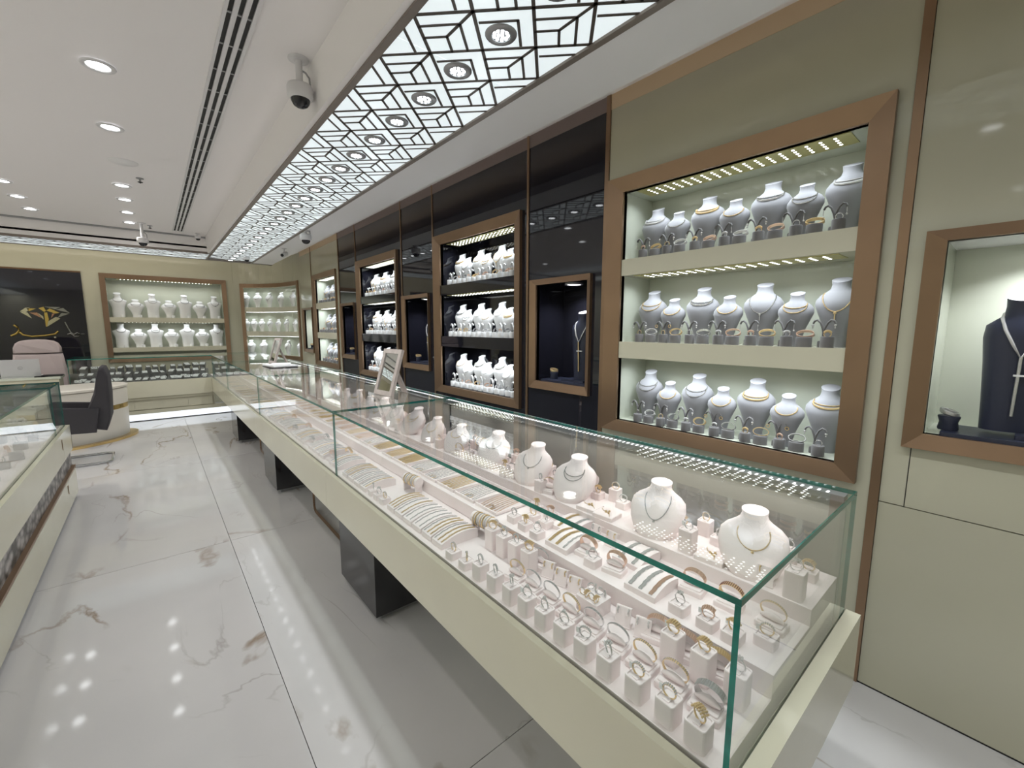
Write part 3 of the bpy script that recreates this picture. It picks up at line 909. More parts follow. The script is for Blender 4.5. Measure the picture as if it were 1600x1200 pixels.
def earring_mesh(m, kind):
    b = MB()
    if kind == 0:
        b.tube([(0.006 * math.cos(a), 0, -0.006 + 0.006 * math.sin(a)) for a in [2 * PI * k / 12 for k in range(12)]], 0.0016, 5, closed=True)
    elif kind == 1:
        b.sphere((0, 0, -0.004), 0.0045, 8, 5)
        b.sphere((0, 0, -0.012), 0.003, 8, 5)
    else:
        b.tube([(0, 0, 0), (0, 0, -0.02)], 0.0012, 5)
        b.sphere((0, 0, -0.022), 0.0035, 8, 5)
    return b.mesh('earring', m)
EAR = [earring_mesh('gold', 0), earring_mesh('diamond_pave', 1), earring_mesh('diamond_pave', 2)]

SH_WORD = ['top', 'middle', 'bottom']
def fill_case(ci, detail):
    y0, y1, z0, z1 = case_inn[ci]
    col = 'grey' if ci in (0, 3) else 'white'
    zs = [SHELVES[0][1], SHELVES[1][1], z0]
    W = CASE_WORD[ci]
    rnd = random.Random(ci + 3)
    pitch = 0.156 * (y1 - y0) / 1.131
    for si, zb in enumerate(zs):
        for i in range(7):
            big = i % 2 == 0
            y = y1 - 0.115 * (y1 - y0) / 1.131 - i * pitch
            key = col + ('_big' if big else '_small')
            kind = rnd.choice(NK)
            if ci == 0:
                kind = [['collar', 'thin', 'collar', 'thin', 'collar', 'double', 'collar'], ['double', 'thin', 'collar', 'thin', 'vee', 'double', 'vee'], ['double', 'thin', 'double', 'thin', 'collar', 'thin', 'collar']][si][i]
            m = rnd.choice(['gold', 'diamond_pave', 'gold', 'silver'])
            size = 'large' if big else 'small'
            where = '%s from left, %s shelf, %s' % (nth(i), SH_WORD[si], W)
            sc = 1.0 + 0.03 * si
            place_bust(key, (2.375 if big else 2.34, y, zb), -PI / 2 + rnd.uniform(-0.06, 0.06) + 0.10, where,
                       '%s %s bust, %s' % (size, col, where), kind, m, '%s shelf, %s' % (SH_WORD[si], W))
        for i in range(7):
            y = y1 - 0.118 * (y1 - y0) / 1.131 - i * pitch
            x = 2.238 + (0.02 if si == 2 else 0) + rnd.uniform(-0.004, 0.004)
            wh = '%s shelf, %s' % (SH_WORD[si], W)
            tag(put('ring_pedestal', RC[col], None, (x, y, zb)), '%s cylinder ring pedestal, %s from left, %s' % (col, nth(i), wh), 'pedestal', 'ring pedestals, ' + wh)
            ri = rnd.randrange(5)
            tag(put('ring', RINGS[ri], None, (x, y, zb + 0.0445), rnd.uniform(-0.5, 0.5) + PI / 2, 1.35), '%s, %s from left, %s' % (RING_N[ri], nth(i), wh), 'ring', 'rings, ' + wh)
            yb = y - 0.066
            if yb - 0.03 > y0:
                tag(put('bangle_pedestal', BC[col], None, (x + 0.014, yb, zb), PI / 2), '%s oval bangle pedestal, %s from left, %s' % (col, nth(i), wh), 'pedestal', 'bangle pedestals, ' + wh)
                bi = rnd.randrange(4)
                tag(put('bangle', BANGLE_T[bi], None, (x + 0.014, yb, zb + 0.0435), 0, 1.12, (rnd.uniform(0.35, 0.8), 0, PI / 2 + rnd.uniform(-.2, .2))), '%s oval bangle, %s from left, %s' % (BANGLE_N[bi], nth(i), wh), 'bangle', 'bangles, ' + wh)
            ex, ey = x + 0.042, y + 0.026
            if ci != 3:
                tag(put('earring_stand', ES[col], None, (ex, ey, zb), PI / 2), '%s two-armed earring stand, %s from left, %s' % (col, nth(i), wh), 'earring stand', 'earring stands, ' + wh)
                if detail:
                    ki = rnd.randrange(3)
                    for s, sw in ((-1, 'right'), (1, 'left')):
                        tag(put('earring', EAR[ki], None, (ex - 0.004, ey + s * 0.0415, zb + 0.101), PI / 2, 1.3), '%s earring, %s arm of stand %s from left, %s' % (['gold hoop', 'diamond stud', 'diamond drop'][ki], sw, nth(i), wh), 'earring', 'earrings, ' + wh)
fill_case(0, True)
fill_case(1, False)
fill_case(2, False)
fill_case(3, False)

# far showcase (beside the logo panel)
t = thing('wall_showcase', 'wide bronze-framed showcase of white busts on the far wall', 'showcase')
fin = (FX0 + 0.075, FX1 - 0.075, 0.95, 2.345)
def bar_y(q):
    b = MB()
    f = [(q[0][0], FAR - 0.028, q[0][1]), (q[1][0], FAR - 0.028, q[1][1]), (q[2][0], FAR - 0.012, q[2][1]), (q[3][0], FAR - 0.012, q[3][1])]
    k = [(p[0], FAR + 0.03, p[1]) for p in q]
    return b.add(f + k, [(0, 1, 2, 3), (7, 6, 5, 4), (0, 4, 5, 1), (1, 5, 6, 2), (2, 6, 7, 3), (3, 7, 4, 0)])
mitre_frame(t, (FX0, FX1, FZ0, FZ1), fin, lambda q: bar_y(q).build('frame_bar', 'bronze', t))
MB().box(fin[0], fin[1], FAR + 0.30, FAR + 0.32, fin[2], fin[3]).build('back_panel', 'cream_inner', t)
for xa, xb in ((fin[0] - 0.02, fin[0]), (fin[1], fin[1] + 0.02)):
    MB().box(xa, xb, FAR + 0.004, FAR + 0.32, fin[2] - 0.02, fin[3] + 0.02).build('side_panel', 'cream_inner', t)
MB().box(fin[0], fin[1], FAR + 0.004, FAR + 0.32, fin[3], fin[3] + 0.02).build('top_panel', 'cream_inner', t)
MB().box(fin[0], fin[1], FAR + 0.004, FAR + 0.32, fin[2] - 0.02, fin[2]).build('bottom_panel', 'cream_inner', t)
MB().box(fin[0], fin[1], FAR - 0.004, FAR + 0.30, 1.585, 1.672).build('shelf', 'cream_panel', t)
xc = (fin[0] + fin[1]) / 2
for zt in (fin[3], 1.585):
    L = MB().box(-0.70, 0.70, -0.06, 0.06, -0.003, 0).build('light_plate', 'brass_plate', t, (xc, FAR + 0.10, zt))
    tag(put('diode', led_grid(26, 3, 0.052, 0.03, 0.0068), L), None, kind='stuff')
    area_light('case_lamp', (xc, FAR + 0.08, zt - 0.008), 1.4, P_CASE * 0.65, (0.92, 0.98, 1.0), size_y=0.12, spread=2.4)
for si, zb in enumerate((1.672, 1.13)):
    if si == 1:
        MB().box(fin[0], fin[1], FAR - 0.004, FAR + 0.30, 1.05, 1.13).build('shelf', 'cream_panel', t)
    for i in range(7):
        x = fin[0] + 0.125 + i * 0.24
        key = 'far_tall' if i % 2 == 0 else 'far_low'
        where = '%s from left, %s shelf, far wall showcase' % (nth(i), ('upper', 'lower')[si])
        place_bust(key, (x, FAR + 0.17, zb), 0.12, where, '%s white bust, %s from left, %s shelf, far wall showcase' % (('tall', 'low')[i % 2], nth(i), ('upper', 'lower')[si]),
                   ['thin', 'double', 'double', 'double', 'thin', 'double', 'pendant'][i], 'silver_dark_reflect', '%s shelf of the far wall showcase' % ('upper', 'lower')[si])
        tag(put('ring_pedestal', RC['white'], None, (x + 0.05, FAR + 0.05, zb)), 'white cylinder pedestal, %s from left, %s shelf, far wall showcase' % (nth(i), ('upper', 'lower')[si]), 'pedestal', 'pedestals in the far wall showcase')

# curved corner showcase
t = thing('corner_showcase', 'curved bronze-framed showcase of white busts in the far corner', 'showcase')
curved(T0, T1, CZ[1] - 0.075, CZ[1], -0.028, 0.03).build('frame_bar', 'bronze', t)
curved(T0, T1, CZ[0], CZ[0] + 0.07, -0.028, 0.03).build('frame_bar', 'bronze', t)
dT = 0.045
curved(T0, T0 + dT, CZ[0] + 0.07, CZ[1] - 0.075, -0.028, 0.03, 2).build('frame_bar', 'bronze', t)
curved(T1 - dT * 1.6, T1, CZ[0] + 0.07, CZ[1] - 0.075, -0.028, 0.03, 2).build('frame_bar', 'bronze', t)
curved(T0, T1, CZ[0], CZ[1], 0.285, 0.295).build('back_panel', 'cream_inner', t)
curved(T0, T1, CZ[1] - 0.06, CZ[1] - 0.05, 0.005, 0.285).build('top_panel', 'cream_inner', t)
curved(T0, T1, CZ[0] + 0.045, CZ[0] + 0.06, 0.005, 0.285).build('bottom_panel', 'cream_inner', t)
for th in (T0, T1 - 0.004):
    curved(th, th + 0.004, CZ[0], CZ[1], 0.005, 0.285, 1).build('side_panel', 'cream_inner', t)
CS = [(1.813, 1.907), (1.321, 1.420)]
for z0, z1 in CS:
    curved(T0 + dT, T1 - dT, z0, z1, -0.004, 0.28).build('shelf', 'cream_panel', t)
for zt in (CZ[1] - 0.06, 1.813, 1.321):
    for thd in (20, 42, 62, 76):
        x, y = corner(math.radians(thd), 0.09)
        area_light('case_lamp', (x, y, zt - 0.01), 0.22, P_CASE * 0.15, (0.9, 0.97, 1.0), spread=2.4)
    b = MB()
    for q in range(40):
        x, y = corner(T0 + 0.1 + (T1 - T0 - 0.2) * q / 39, 0.05)
        b.lathe([(0.009, zt - 0.003), (0.008, zt - 0.005)], 6, 0, x, y)
    tag(b.build('diode', 'led', t), None, kind='stuff')
rows = [(1.907, [79, 68, 56, 43, 28, 14], 'corner_round', 1.0), (1.420, [80, 73, 65.5, 57, 48, 38, 27, 15], 'white_small', 1.0), (CZ[0] + 0.06, [77, 65, 52, 38, 22], 'corner_round', 1.0)]
for si, (zb, ths, key, sc) in enumerate(rows):
    for i, thd in enumerate(ths):
        th = math.radians(thd)
        x, y = corner(th, 0.15)
        nrm = Vector((math.cos(th) / RX, math.sin(th) / RY)).normalized()
        rz = math.atan2(nrm.y, nrm.x) - PI / 2
        wh = '%s shelf, curved corner showcase' % SH_WORD[si]
        place_bust(key, (x, y, zb), rz, '%s from left, %s' % (nth(i), wh), 'white bust, %s from left, %s' % (nth(i), wh), ['pendant', 'pendant', 'vee', 'vee', 'thin'][i % 5], 'silver_dark_reflect', wh)

# ================================================================== LOGO PANEL
lp = thing('logo_panel', 'tall black gloss wall panel with gold diamond logo behind the desk', 'sign', (0, FAR - 0.0215, 0))
MB().box(-2.45, -0.835, 0, 0.02, 0.0, 2.405).build('panel', 'black_gloss', lp)
MB().box(-2.45, -0.835, -0.004, 0.019, 2.405, 2.43).build('top_edge', 'bronze_dark', lp)
def on_far(p, q):
    """logo drawing units to metres (x, z) on the panel."""
    t = (1.0, p, q, p * p, p * q)
    a = (-1.6829714, 0.0008177619, -0.0001240873, 7.2510823e-08, 2.020202e-09)
    b = (2.7948286, 0.00011316883, -0.0012419048, 1.2987013e-09, -1.0627706e-07)
    return sum(u * v for u, v in zip(a, t)), sum(u * v for u, v in zip(b, t))
facets = [([(250, 852), (318, 806), (372, 806), (345, 850), (320, 865)], 'logo_pale'), ([(330, 812), (450, 818), (365, 850)], 'logo_gold'), ([(250, 858), (345, 866), (400, 940)], 'logo_pale'),
          ([(480, 812), (545, 795), (575, 845), (555, 860)], 'logo_gold'), ([(548, 794), (760, 800), (690, 826), (640, 812)], 'logo_grey'), ([(580, 842), (620, 815), (745, 870), (690, 880)], 'logo_gold'),
          ([(370, 868), (463, 868), (530, 938)], 'logo_rose'), ([(467, 866), (540, 915), (550, 960)], 'logo_pale'), ([(553, 866), (590, 866), (612, 950), (590, 1045), (575, 1040)], 'logo_gold'),
          ([(593, 1042), (604, 975), (700, 920), (755, 942)], 'logo_pale'), ([(695, 830), (790, 810), (875, 875), (800, 855)], 'logo_grey'), ([(718, 932), (770, 872), (868, 880)], 'logo_grey'), ([(650, 882), (690, 874), (640, 940)], 'logo_rose')]
for poly, m in facets:
    q = [on_far(*p) for p in poly]
    MB().prism(q, 'y', -0.012, -0.001).build('facet', m, lp)
def script_stroke(pts, w, m='logo_gold'):
    q = [on_far(*p) for p in pts]
    MB().tube([(x, -0.008, z) for x, z in q], w, 6, flat=0.6).build('script_stroke', m, lp)
script_stroke([(172, 1022), (215, 1048), (242, 1092), (205, 1132), (138, 1160)], 0.017)
script_stroke([(242, 1112), (290, 1146), (400, 1166), (560, 1156), (690, 1136), (728, 1100)], 0.016)
script_stroke([(812, 985), (850, 1055), (888, 1118), (925, 1142), (965, 1118), (1004, 1132), (985, 1166), (930, 1164), (905, 1140)], 0.012, 'logo_grey')
script_stroke([(845, 1140), (880, 1128), (905, 1140)], 0.012, 'logo_grey')
script_stroke([(1010, 1135), (1060, 1135)], 0.006, 'logo_grey')
script_stroke([(680, 1180), (705, 1176)], 0.02, 'logo_pale')

# ================================================================== COUNTERS
def glass_part(name, parent, x0, x1, y0, y1, z0, z1, flat_axis):
    return MB().box(x0, x1, y0, y1, z0, z1, 0, flat_axis).build(name, ['clear_glass', 'glass_edge'], parent)
ZTOP, ZRIM, ZBOT = 1.031, 0.650, 0.425
XF, XB, YN, YE = 0.752, 1.542, 0.273, 8.85
C1 = thing('display_counter', 'long glass-topped cream jewellery counter running along the right', 'counter', (0, 0, 0))
joints = [YN, 2.485, 4.77, 7.05, YE + 0.76]
pj = [0.235, 2.60, 4.85, 7.10, YE]
for a, b in zip(pj, pj[1:]):
    MB().box(XF - 0.024, XF - 0.002, a, b - 0.002, ZBOT, ZRIM + 0.006).build('front_panel', 'cream_panel', C1)
MB().box(XF - 0.002, XB + 0.012, 0.235, YN - 0.002, ZBOT, ZRIM + 0.006).build('end_panel', 'cream_panel', C1)
MB().box(XF - 0.001, XB, YN - 0.001, YE + 0.76, ZBOT, 0.60).build('body', 'cream_panel', C1)
for a, b in zip(joints, joints[1:]):
    if b < YE + 0.5:
        glass_part('front_glass', C1, XF, XF + 0.011, a + (0.011 if a == YN else 0.001), b - 0.001, 0.602, ZTOP - 0.0135, 'x')
    else:
        glass_part('front_glass', C1, XF, XF + 0.011, a + 0.001, YE, 0.602, ZTOP - 0.0135, 'x')
    glass_part('top_glass', C1, XF, XB, a + (0 if a == YN else 0.0008), b - 0.0008, ZTOP - 0.013, ZTOP, 'z')
    MB().box(XB - 0.012, XB - 0.004, a + 0.02, b - 0.01, 0.602, ZTOP - 0.03).build('back_door', 'frosted_back', C1)
glass_part('end_glass', C1, XF, XB, YN, YN + 0.011, 0.602, ZTOP - 0.0135, 'y')
MB().box(XF + 0.010, XF + 0.0125, YN + 0.010, YN + 0.0125, 0.61, ZTOP - 0.012).build('corner_seal', 'acrylic', C1)
MB().box(XB - 0.045, XB - 0.004, YN + 0.02, YE + 0.7, ZTOP - 0.030, ZTOP - 0.0115).build('light_rail', 'lamp_grey', C1)
b = MB()
n = 0
yy = YN + 0.06
while yy < YE:
    for dx in (-0.036, -0.026):
        b.box(XB + dx - 0.0025, XB + dx + 0.0025, yy, yy + 0.006, ZTOP - 0.0115, ZTOP - 0.0108)
        b.box(XB + dx - 0.0025, XB + dx + 0.0025, yy, yy + 0.006, ZTOP - 0.0308, ZTOP - 0.0300)
    yy += 0.022
tag(b.build('diode', 'led_strip', C1), None, kind='stuff')
for q in range(5):
    area_light('counter_lamp', (XB - 0.05, 1.1 + 1.75 * q, ZTOP - 0.035), 0.02, P_COUNTER * 2.0, (1.0, 0.94, 0.92), rot=(0, math.radians(28), 0), size_y=1.6)
D0, D1, D2 = 0.652, 0.712, 0.760
X1, X2 = 1.030, 1.285
for a, b in zip([YN + 0.022, 2.485, 4.77, 7.05], [2.483, 4.768, 7.048, YE - 0.01]):
    MB().box(XF + 0.014, X1, a, b, 0.600, D0).build('front_deck', 'pink_white_deck', C1)
    MB().box(X1, X2, a, b, 0.600, D1).build('middle_deck', 'pink_white_deck', C1)
    MB().box(X2, XB - 0.02, a, b, 0.600, D2).build('rear_deck', 'pink_white_deck', C1)
MB().box(XF + 0.02, XB - 0.02, YE, YE + 0.72, 0.600, D0).build('corner_deck', 'pink_white_deck', C1)
for y0 in (1.98, 4.226, 6.45):
    p = MB().box(0.762, 1.28, y0, y0 + 0.52, 0.035, ZBOT).build('pedestal', 'dark_stone', C1)
    MB().box(0.80, 1.25, y0 + 0.03, y0 + 0.50, 0.0, 0.035).build('plinth', 'lamp_grey', p)
for y1 in (3.62, 5.86, 8.05):
    pts = [(0.915, y1, ZBOT), (0.915, y1, 0.07)]
    for k in range(7):
        a = PI / 2 * k / 6
        pts.append((0.915, y1 - 0.055 + 0.055 * math.cos(a), 0.064 - 0.055 * math.sin(a)))
    q = list(reversed([(x, 2 * (y1 - 0.42) - y, z) for x, y, z in pts]))
    MB().tube(pts + q, 0.022, 4, flat=0.4, smooth=False).build('leg', 'bronze_dark', C1)

# ------------------------------------------------------------------ counter display pieces
def block_mesh(h, s, m, r=0.007):
    b = MB()
    def rr(k, z):
        hw = s / 2 * k
        pts = []
        rad = r * k
        for cx, cy, a0 in ((hw - rad, hw - rad, 0), (-hw + rad, hw - rad, PI / 2), (-hw + rad, -hw + rad, PI), (hw - rad, -hw + rad, 1.5 * PI)):
            for q in range(4):
                a = a0 + PI / 2 * q / 3
                pts.append((cx + rad * math.cos(a), cy + rad * math.sin(a), z))
        return pts
    b.loft([rr(1, 0), rr(1, h - 0.002), rr(0.96, h), rr(0.84, h), rr(0.80, h - 0.003)], 0)
    b.box(-s * 0.30, s * 0.30, -s * 0.16, s * 0.16, h - 0.004, h - 0.001)
    return b.mesh('ring_block', m)
BLK = {'tall': block_mesh(0.055, 0.046, 'pink_white'), 'high': block_mesh(0.080, 0.048, 'pink_white'), 'low': block_mesh(0.028, 0.048, 'pink_white'), 'cube': block_mesh(0.042, 0.05, 'grey_cube')}
BLK_H = {'tall': 0.055, 'high': 0.080, 'low': 0.028, 'cube': 0.042}
def near_ring(R, r, band, gem, style):
    """band mesh and head mesh of a ring standing upright in a slot (its circle in the local xz plane)."""
    b = MB()
    b.tube([(R * math.cos(a), 0, R * 0.62 + R * math.sin(a)) for a in [2 * PI * k / 20 for k in range(20)]], r, 6, closed=True, flat=1.5)
    h = MB()
    if style == 'dome':
        for j in range(-2, 3):
            for k in range(7):
                a = PI * (0.2 + 0.6 * k / 6)
                h.sphere(((R + 0.0018) * math.cos(a), j * 0.0026, R * 0.62 + (R + 0.0018 - 0.0005 * abs(j)) * math.sin(a)), 0.0018, 6, 4)
    elif style == 'row':
        for j in (-1, 1):
            for k in range(9):
                a = PI * (0.12 + 0.76 * k / 8)
                h.sphere(((R + 0.0010) * math.cos(a), j * 0.0014, R * 0.62 + (R + 0.0010) * math.sin(a)), 0.0014, 6, 4)
    elif style == 'solitaire':
        h.sphere((0, 0, R * 1.62 + 0.0032), 0.0036, 8, 5)
        for s in (-1, 1):
            h.sphere((s * 0.0045, 0, R * 1.62 + 0.0005), 0.0018, 6, 4)
    else:
        for k in range(6):
            h.sphere((0.0042 * math.cos(k * PI / 3), 0.0042 * math.sin(k * PI / 3), R * 1.62 + 0.002), 0.0021, 6, 4)
        h.sphere((0, 0, R * 1.62 + 0.0034), 0.0024, 6, 4)
    return b.mesh('band', band), h.mesh('setting', gem)
NR = [near_ring(0.0100, 0.0011, 'gold', 'gold', 'dome'), near_ring(0.0100, 0.0011, 'gold', 'diamond_pave', 'row'), near_ring(0.0100, 0.0010, 'silver', 'diamond_pave', 'solitaire'),
      near_ring(0.0100, 0.0010, 'silver', 'diamond_pave', 'row'), near_ring(0.0100, 0.0011, 'rose_gold', 'rose_gold', 'dome'), near_ring(0.0100, 0.0010, 'silver', 'diamond_pave', 'flower')]
NR_N = ['domed gold ring', 'gold ring with stone rows', 'silver solitaire ring', 'silver ring with stone rows', 'domed rose gold ring', 'silver flower ring']
def place_block(kind, x, y, z, ri, where, rz=0.0, tilt=0.0, m='white'):
    s = rz + random.uniform(-0.06, 0.06)
    tag(put('ring_block', BLK[kind], None, (x, y, z), s), '%s %s ring block, %s' % ({'tall': 'tall', 'high': 'extra tall', 'low': 'low', 'cube': 'square'}[kind], m, where), 'ring block', 'ring blocks in the counters')
    if ri is not None:
        h = z + BLK_H[kind]
        t = thing('ring', '%s, %s' % (NR_N[ri], where), 'ring', (x, y, h + 0.0030), s + PI / 2 + random.uniform(-0.5, 0.5), 'rings in the counters')
        t.scale = (1.5, 1.5, 1.5)
        if random.random() < 0.4:
            MB().box(0.008, 0.0165, -0.0004, 0.0004, 0.001, 0.011).build('price_tag', 'paper', t)
        put('band', NR[ri][0], t)
        put('setting', NR[ri][1], t)
def bangle_stand_mesh():
    b = MB()
    b.rbox(-0.036, 0.036, -0.028, 0.028, 0, 0.016, 0.006, top=0.002)
    b.rbox(-0.030, 0.030, -0.022, 0.022, 0.016, 0.020, 0.005, top=0.001)
    b.tube([(-0.028, 0, 0.026), (-0.014, 0, 0.030), (0.0, 0, 0.032), (0.014, 0, 0.030), (0.028, 0, 0.026)], 0.0105, 8, flat=0.9, rad=lambda i: (0.35, 0.85, 1.0, 0.85, 0.35)[i])
    return b.mesh('bangle_stand', 'pink_white')
BST = bangle_stand_mesh()
def pave_band(rx, ry, half, m, rows, studs=True):
    b = MB()
    seg = 36
    rings = []
    for k in range(seg + 1):
        a = 2 * PI * k / seg
        c, s = math.cos(a), math.sin(a)
        rings.append([((rx + o) * c, y, ry + (ry + o) * s) for o, y in ((0, -half), (0.0016, -half), (0.0016, half), (0, half))])
    b.loft(rings, 0, cap=False)
    h = MB()
    for r in range(rows):
        y = 0 if rows == 1 else -half * 0.75 + 1.5 * half * r / (rows - 1)
        for k in range(15):
            a = PI * (0.12 + 0.76 * k / 14)
            h.sphere(((rx + 0.0019) * math.cos(a), y, ry + (ry + 0.0019) * math.sin(a)), min(0.0018, 0.9 * half / rows), 5, 3)
    return b.mesh('band', m), h
def bangle_kind(rx, ry, half, m, rows, gm):
    bm_, h = pave_band(rx, ry, half, m, rows)
    return bm_, h.mesh('stone_row', gm)
BG = [bangle_kind(0.031, 0.027, 0.0032, 'gold', 2, 'diamond_pave'), bangle_kind(0.031, 0.027, 0.0030, 'silver', 1, 'diamond_pave'), bangle_kind(0.031, 0.026, 0.0085, 'gold', 5, 'gold'),
      bangle_kind(0.031, 0.026, 0.0085, 'rose_gold', 5, 'rose_gold'), bangle_kind(0.031, 0.026, 0.0090, 'silver', 5, 'diamond_pave'), bangle_kind(0.031, 0.026, 0.0075, 'gold', 4, 'ruby_pave')]
BG_N = ['slim gold bangle', 'slim silver bangle', 'wide gold bangle', 'wide rose gold bangle', 'wide diamond bangle', 'gold bangle with dark red stones']
def place_bangle(bi, x, y, z, where, rz=0.0, lean=0.55):
    s = rz + PI / 2 - 0.1 + random.uniform(-0.1, 0.1)
    tag(put('bangle_stand', BST, None, (x, y, z), s), 'low white bangle stand, %s' % where, 'bangle stand', 'bangle stands in the counters')
    t = thing('bangle', '%s, %s' % (BG_N[bi], where), 'bangle', (x + 0.012 * math.sin(s), y + 0.012 * math.cos(s), z + 0.0165), 0, 'bangles in the counters')
    t.rotation_euler = (-lean * 0.35, 0, s)
    put('band', BG[bi][0], t)
    put('stone_row', BG[bi][1], t)
def arch(u, L, h):
    return ((u - 0.5) * L, 0.006 + h * math.sin(PI * min(1, 0.12 + 0.62 * u)))
def ramp_mesh(L, w, h, m='pink_white'):
    b = MB()
    top = [arch(k / 10, L, h) for k in range(11)]
    poly = [(-L / 2, 0)] + top + [(L / 2, 0)]
    return b.prism(poly, 'y', -w / 2, w / 2).mesh('bracelet_ramp', m)
RAMP = {'long': (ramp_mesh(0.17, 0.075, 0.040), 0.17, 0.040), 'wide': (ramp_mesh(0.13, 0.105, 0.030), 0.13, 0.030)}
def bracelet_mesh(L, h, m, w, kind):
    b = MB()
    n = 26
    pts = []
    for k in range(n):
        x, z = arch(0.04 + 0.92 * k / (n - 1), L, h)
        pts.append((x, 0.0012 * math.sin(k * 1.3), z + (0.0012 if kind == 'band' else w * 0.6)))
    if kind == 'band':
        b.tube(pts, 0.0016, 4, flat=w / 0.0016, smooth=False)
        for k in range(n):
            for j in (-1, 0, 1):
                b.sphere((pts[k][0], j * w * 0.6, pts[k][2] + 0.0012), 0.0015, 5, 3)
    else:
        b.tube(pts, w, 6, rad=lambda i: 1.25 if i % 2 else 0.7)
        b.tube([(p[0], p[1] + 0.003, p[2]) for p in pts], w * 0.8, 5, rad=lambda i: 0.7 if i % 2 else 1.25)
    return b.mesh('bracelet', m)
BR = {}
for rk in ('long', 'wide'):
    L_, h_ = RAMP[rk][1:]
    BR[rk] = [bracelet_mesh(L_, h_, 'gold', 0.0028, 'rope'), bracelet_mesh(L_, h_, 'diamond_pave', 0.0022, 'rope'), bracelet_mesh(L_, h_, 'gold', 0.0065, 'band'), bracelet_mesh(L_, h_, 'diamond_pave', 0.0062, 'band'), bracelet_mesh(L_, h_, 'rose_gold', 0.0062, 'band')]
BR_N = ['gold rope bracelet', 'diamond line bracelet', 'broad gold bracelet', 'broad diamond bracelet', 'broad rose gold bracelet']
def place_ramp(kind, x, y, z, sel, where, rz=0.0):
    me, L, h = RAMP[kind]
    tag(put('bracelet_ramp', me, None, (x, y, z), rz), 'white curved bracelet ramp, %s' % where, 'bracelet ramp', 'bracelet ramps in the counters')
    n = len(sel)
    w = 0.075 if kind == 'long' else 0.105
    for k, bi in enumerate(sel):
        dy = -w / 2 + w * (k + 0.5) / n
        tag(put('bracelet', BR[kind][bi], None, (x - dy * math.sin(rz), y + dy * math.cos(rz), z), rz), '%s, %s on ramp, %s' % (BR_N[bi], nth(k), where), 'bracelet', 'bracelets on ramps')
def plate_mesh():
    b = MB()
    b.rbox(-0.024, 0.024, -0.012, 0.020, 0, 0.004, 0.003)
    b.add([(-0.022, -0.010, 0.003), (0.022, -0.010, 0.003), (0.022, 0.006, 0.052), (-0.022, 0.006, 0.052), (-0.022, -0.007, 0.003), (0.022, -0.007, 0.003), (0.022, 0.010, 0.052), (-0.022, 0.010, 0.052)],
          [(0, 1, 2, 3), (7, 6, 5, 4), (0, 4, 5, 1), (1, 5, 6, 2), (2, 6, 7, 3), (3, 7, 4, 0)])
    b.add([(-0.022, 0.006, 0.052), (0.022, 0.006, 0.052), (0.022, 0.022, 0.044), (-0.022, 0.022, 0.044), (-0.022, 0.008, 0.054), (0.022, 0.008, 0.054), (0.022, 0.023, 0.046), (-0.022, 0.023, 0.046)],
          [(0, 1, 2, 3), (7, 6, 5, 4), (0, 4, 5, 1), (1, 5, 6, 2), (2, 6, 7, 3), (3, 7, 4, 0)])
    return b.mesh('earring_card', 'pink_white')
PLATE = plate_mesh()
def hoop_mesh(m):
    b = MB()
    b.tube([(0.0, 0.0055 * math.cos(a), -0.0055 + 0.0085 * math.sin(a)) for a in [2 * PI * k / 14 for k in range(14)]], 0.0018, 5, closed=True, rad=lambda i: 1.3 if i % 2 else 0.9)
    return b.mesh('earring', m)
HOOP = [hoop_mesh('gold'), hoop_mesh('diamond_pave')]
def place_card(x, y, z, ei, where, rz=0.0):
    tag(put('earring_card', PLATE, None, (x, y, z), rz), 'white slanted earring card stand, %s' % where, 'earring stand', 'earring cards in the counters')
    for s, sw in ((-1, 'one'), (1, 'other')):
        c, n = math.cos(rz), math.sin(rz)
        lx, ly = s * 0.015, 0.001
        tag(put('earring', HOOP[ei], None, (x + lx * c - ly * n, y + lx * n + ly * c, z + 0.049), rz), '%s hoop earring, %s side of card, %s' % (['gold', 'diamond'][ei], ['near', 'far'][s > 0], where), 'earring', 'hoop earrings in the counters')
def roll_stand_mesh():
    b = MB()
    for y in (-0.055, 0.045):
        b.rbox(-0.022, 0.022, y, y + 0.010, 0, 0.055, 0.004)
    b.tube([(0, -0.062, 0.062), (0, 0.060, 0.062)], 0.024, 18, smooth=True)
    return b.mesh('bangle_roll', 'pink_white')
ROLL = roll_stand_mesh()
def roll_ring(m, r):
    return MB().tube([(0.0275 * math.cos(a), 0, 0.060 + 0.0275 * math.sin(a)) for a in [2 * PI * k / 26 for k in range(26)]], r, 6, closed=True).mesh('bangle', m)
RR = [roll_ring('gold', 0.0022), roll_ring('diamond_pave', 0.0024), roll_ring('polished_gold', 0.003)]
RR_N = ['gold', 'diamond', 'polished gold']
def place_roll(x, y, z, n, where, rz=0.0):
    tag(put('bangle_roll', ROLL, None, (x, y, z), rz), 'white horizontal bangle roll, %s' % where, 'bangle stand', 'bangle rolls')
    for k in range(n):
        d = -0.040 + 0.080 * k / (n - 1)
        tag(put('bangle', RR[k % 3], None, (x - d * math.sin(rz), y + d * math.cos(rz), z), rz), '%s bangle, %s on roll, %s' % (RR_N[k % 3], nth(k), where), 'bangle', 'bangles on rolls')
def tray_mesh(w, d):
    b = MB()
    b.box(-w / 2, w / 2, -d / 2, d / 2, 0, 0.004)
    for q in ((-w / 2, -w / 2 + 0.005, -d / 2, d / 2), (w / 2 - 0.005, w / 2, -d / 2, d / 2), (-w / 2 + 0.005, w / 2 - 0.005, -d / 2, -d / 2 + 0.005), (-w / 2 + 0.005, w / 2 - 0.005, d / 2 - 0.005, d / 2)):
        b.box(*q, 0, 0.022 if q[0] > 0 or q[2] > 0 else 0.014)
    return b.mesh('chain_tray', 'pink_white')
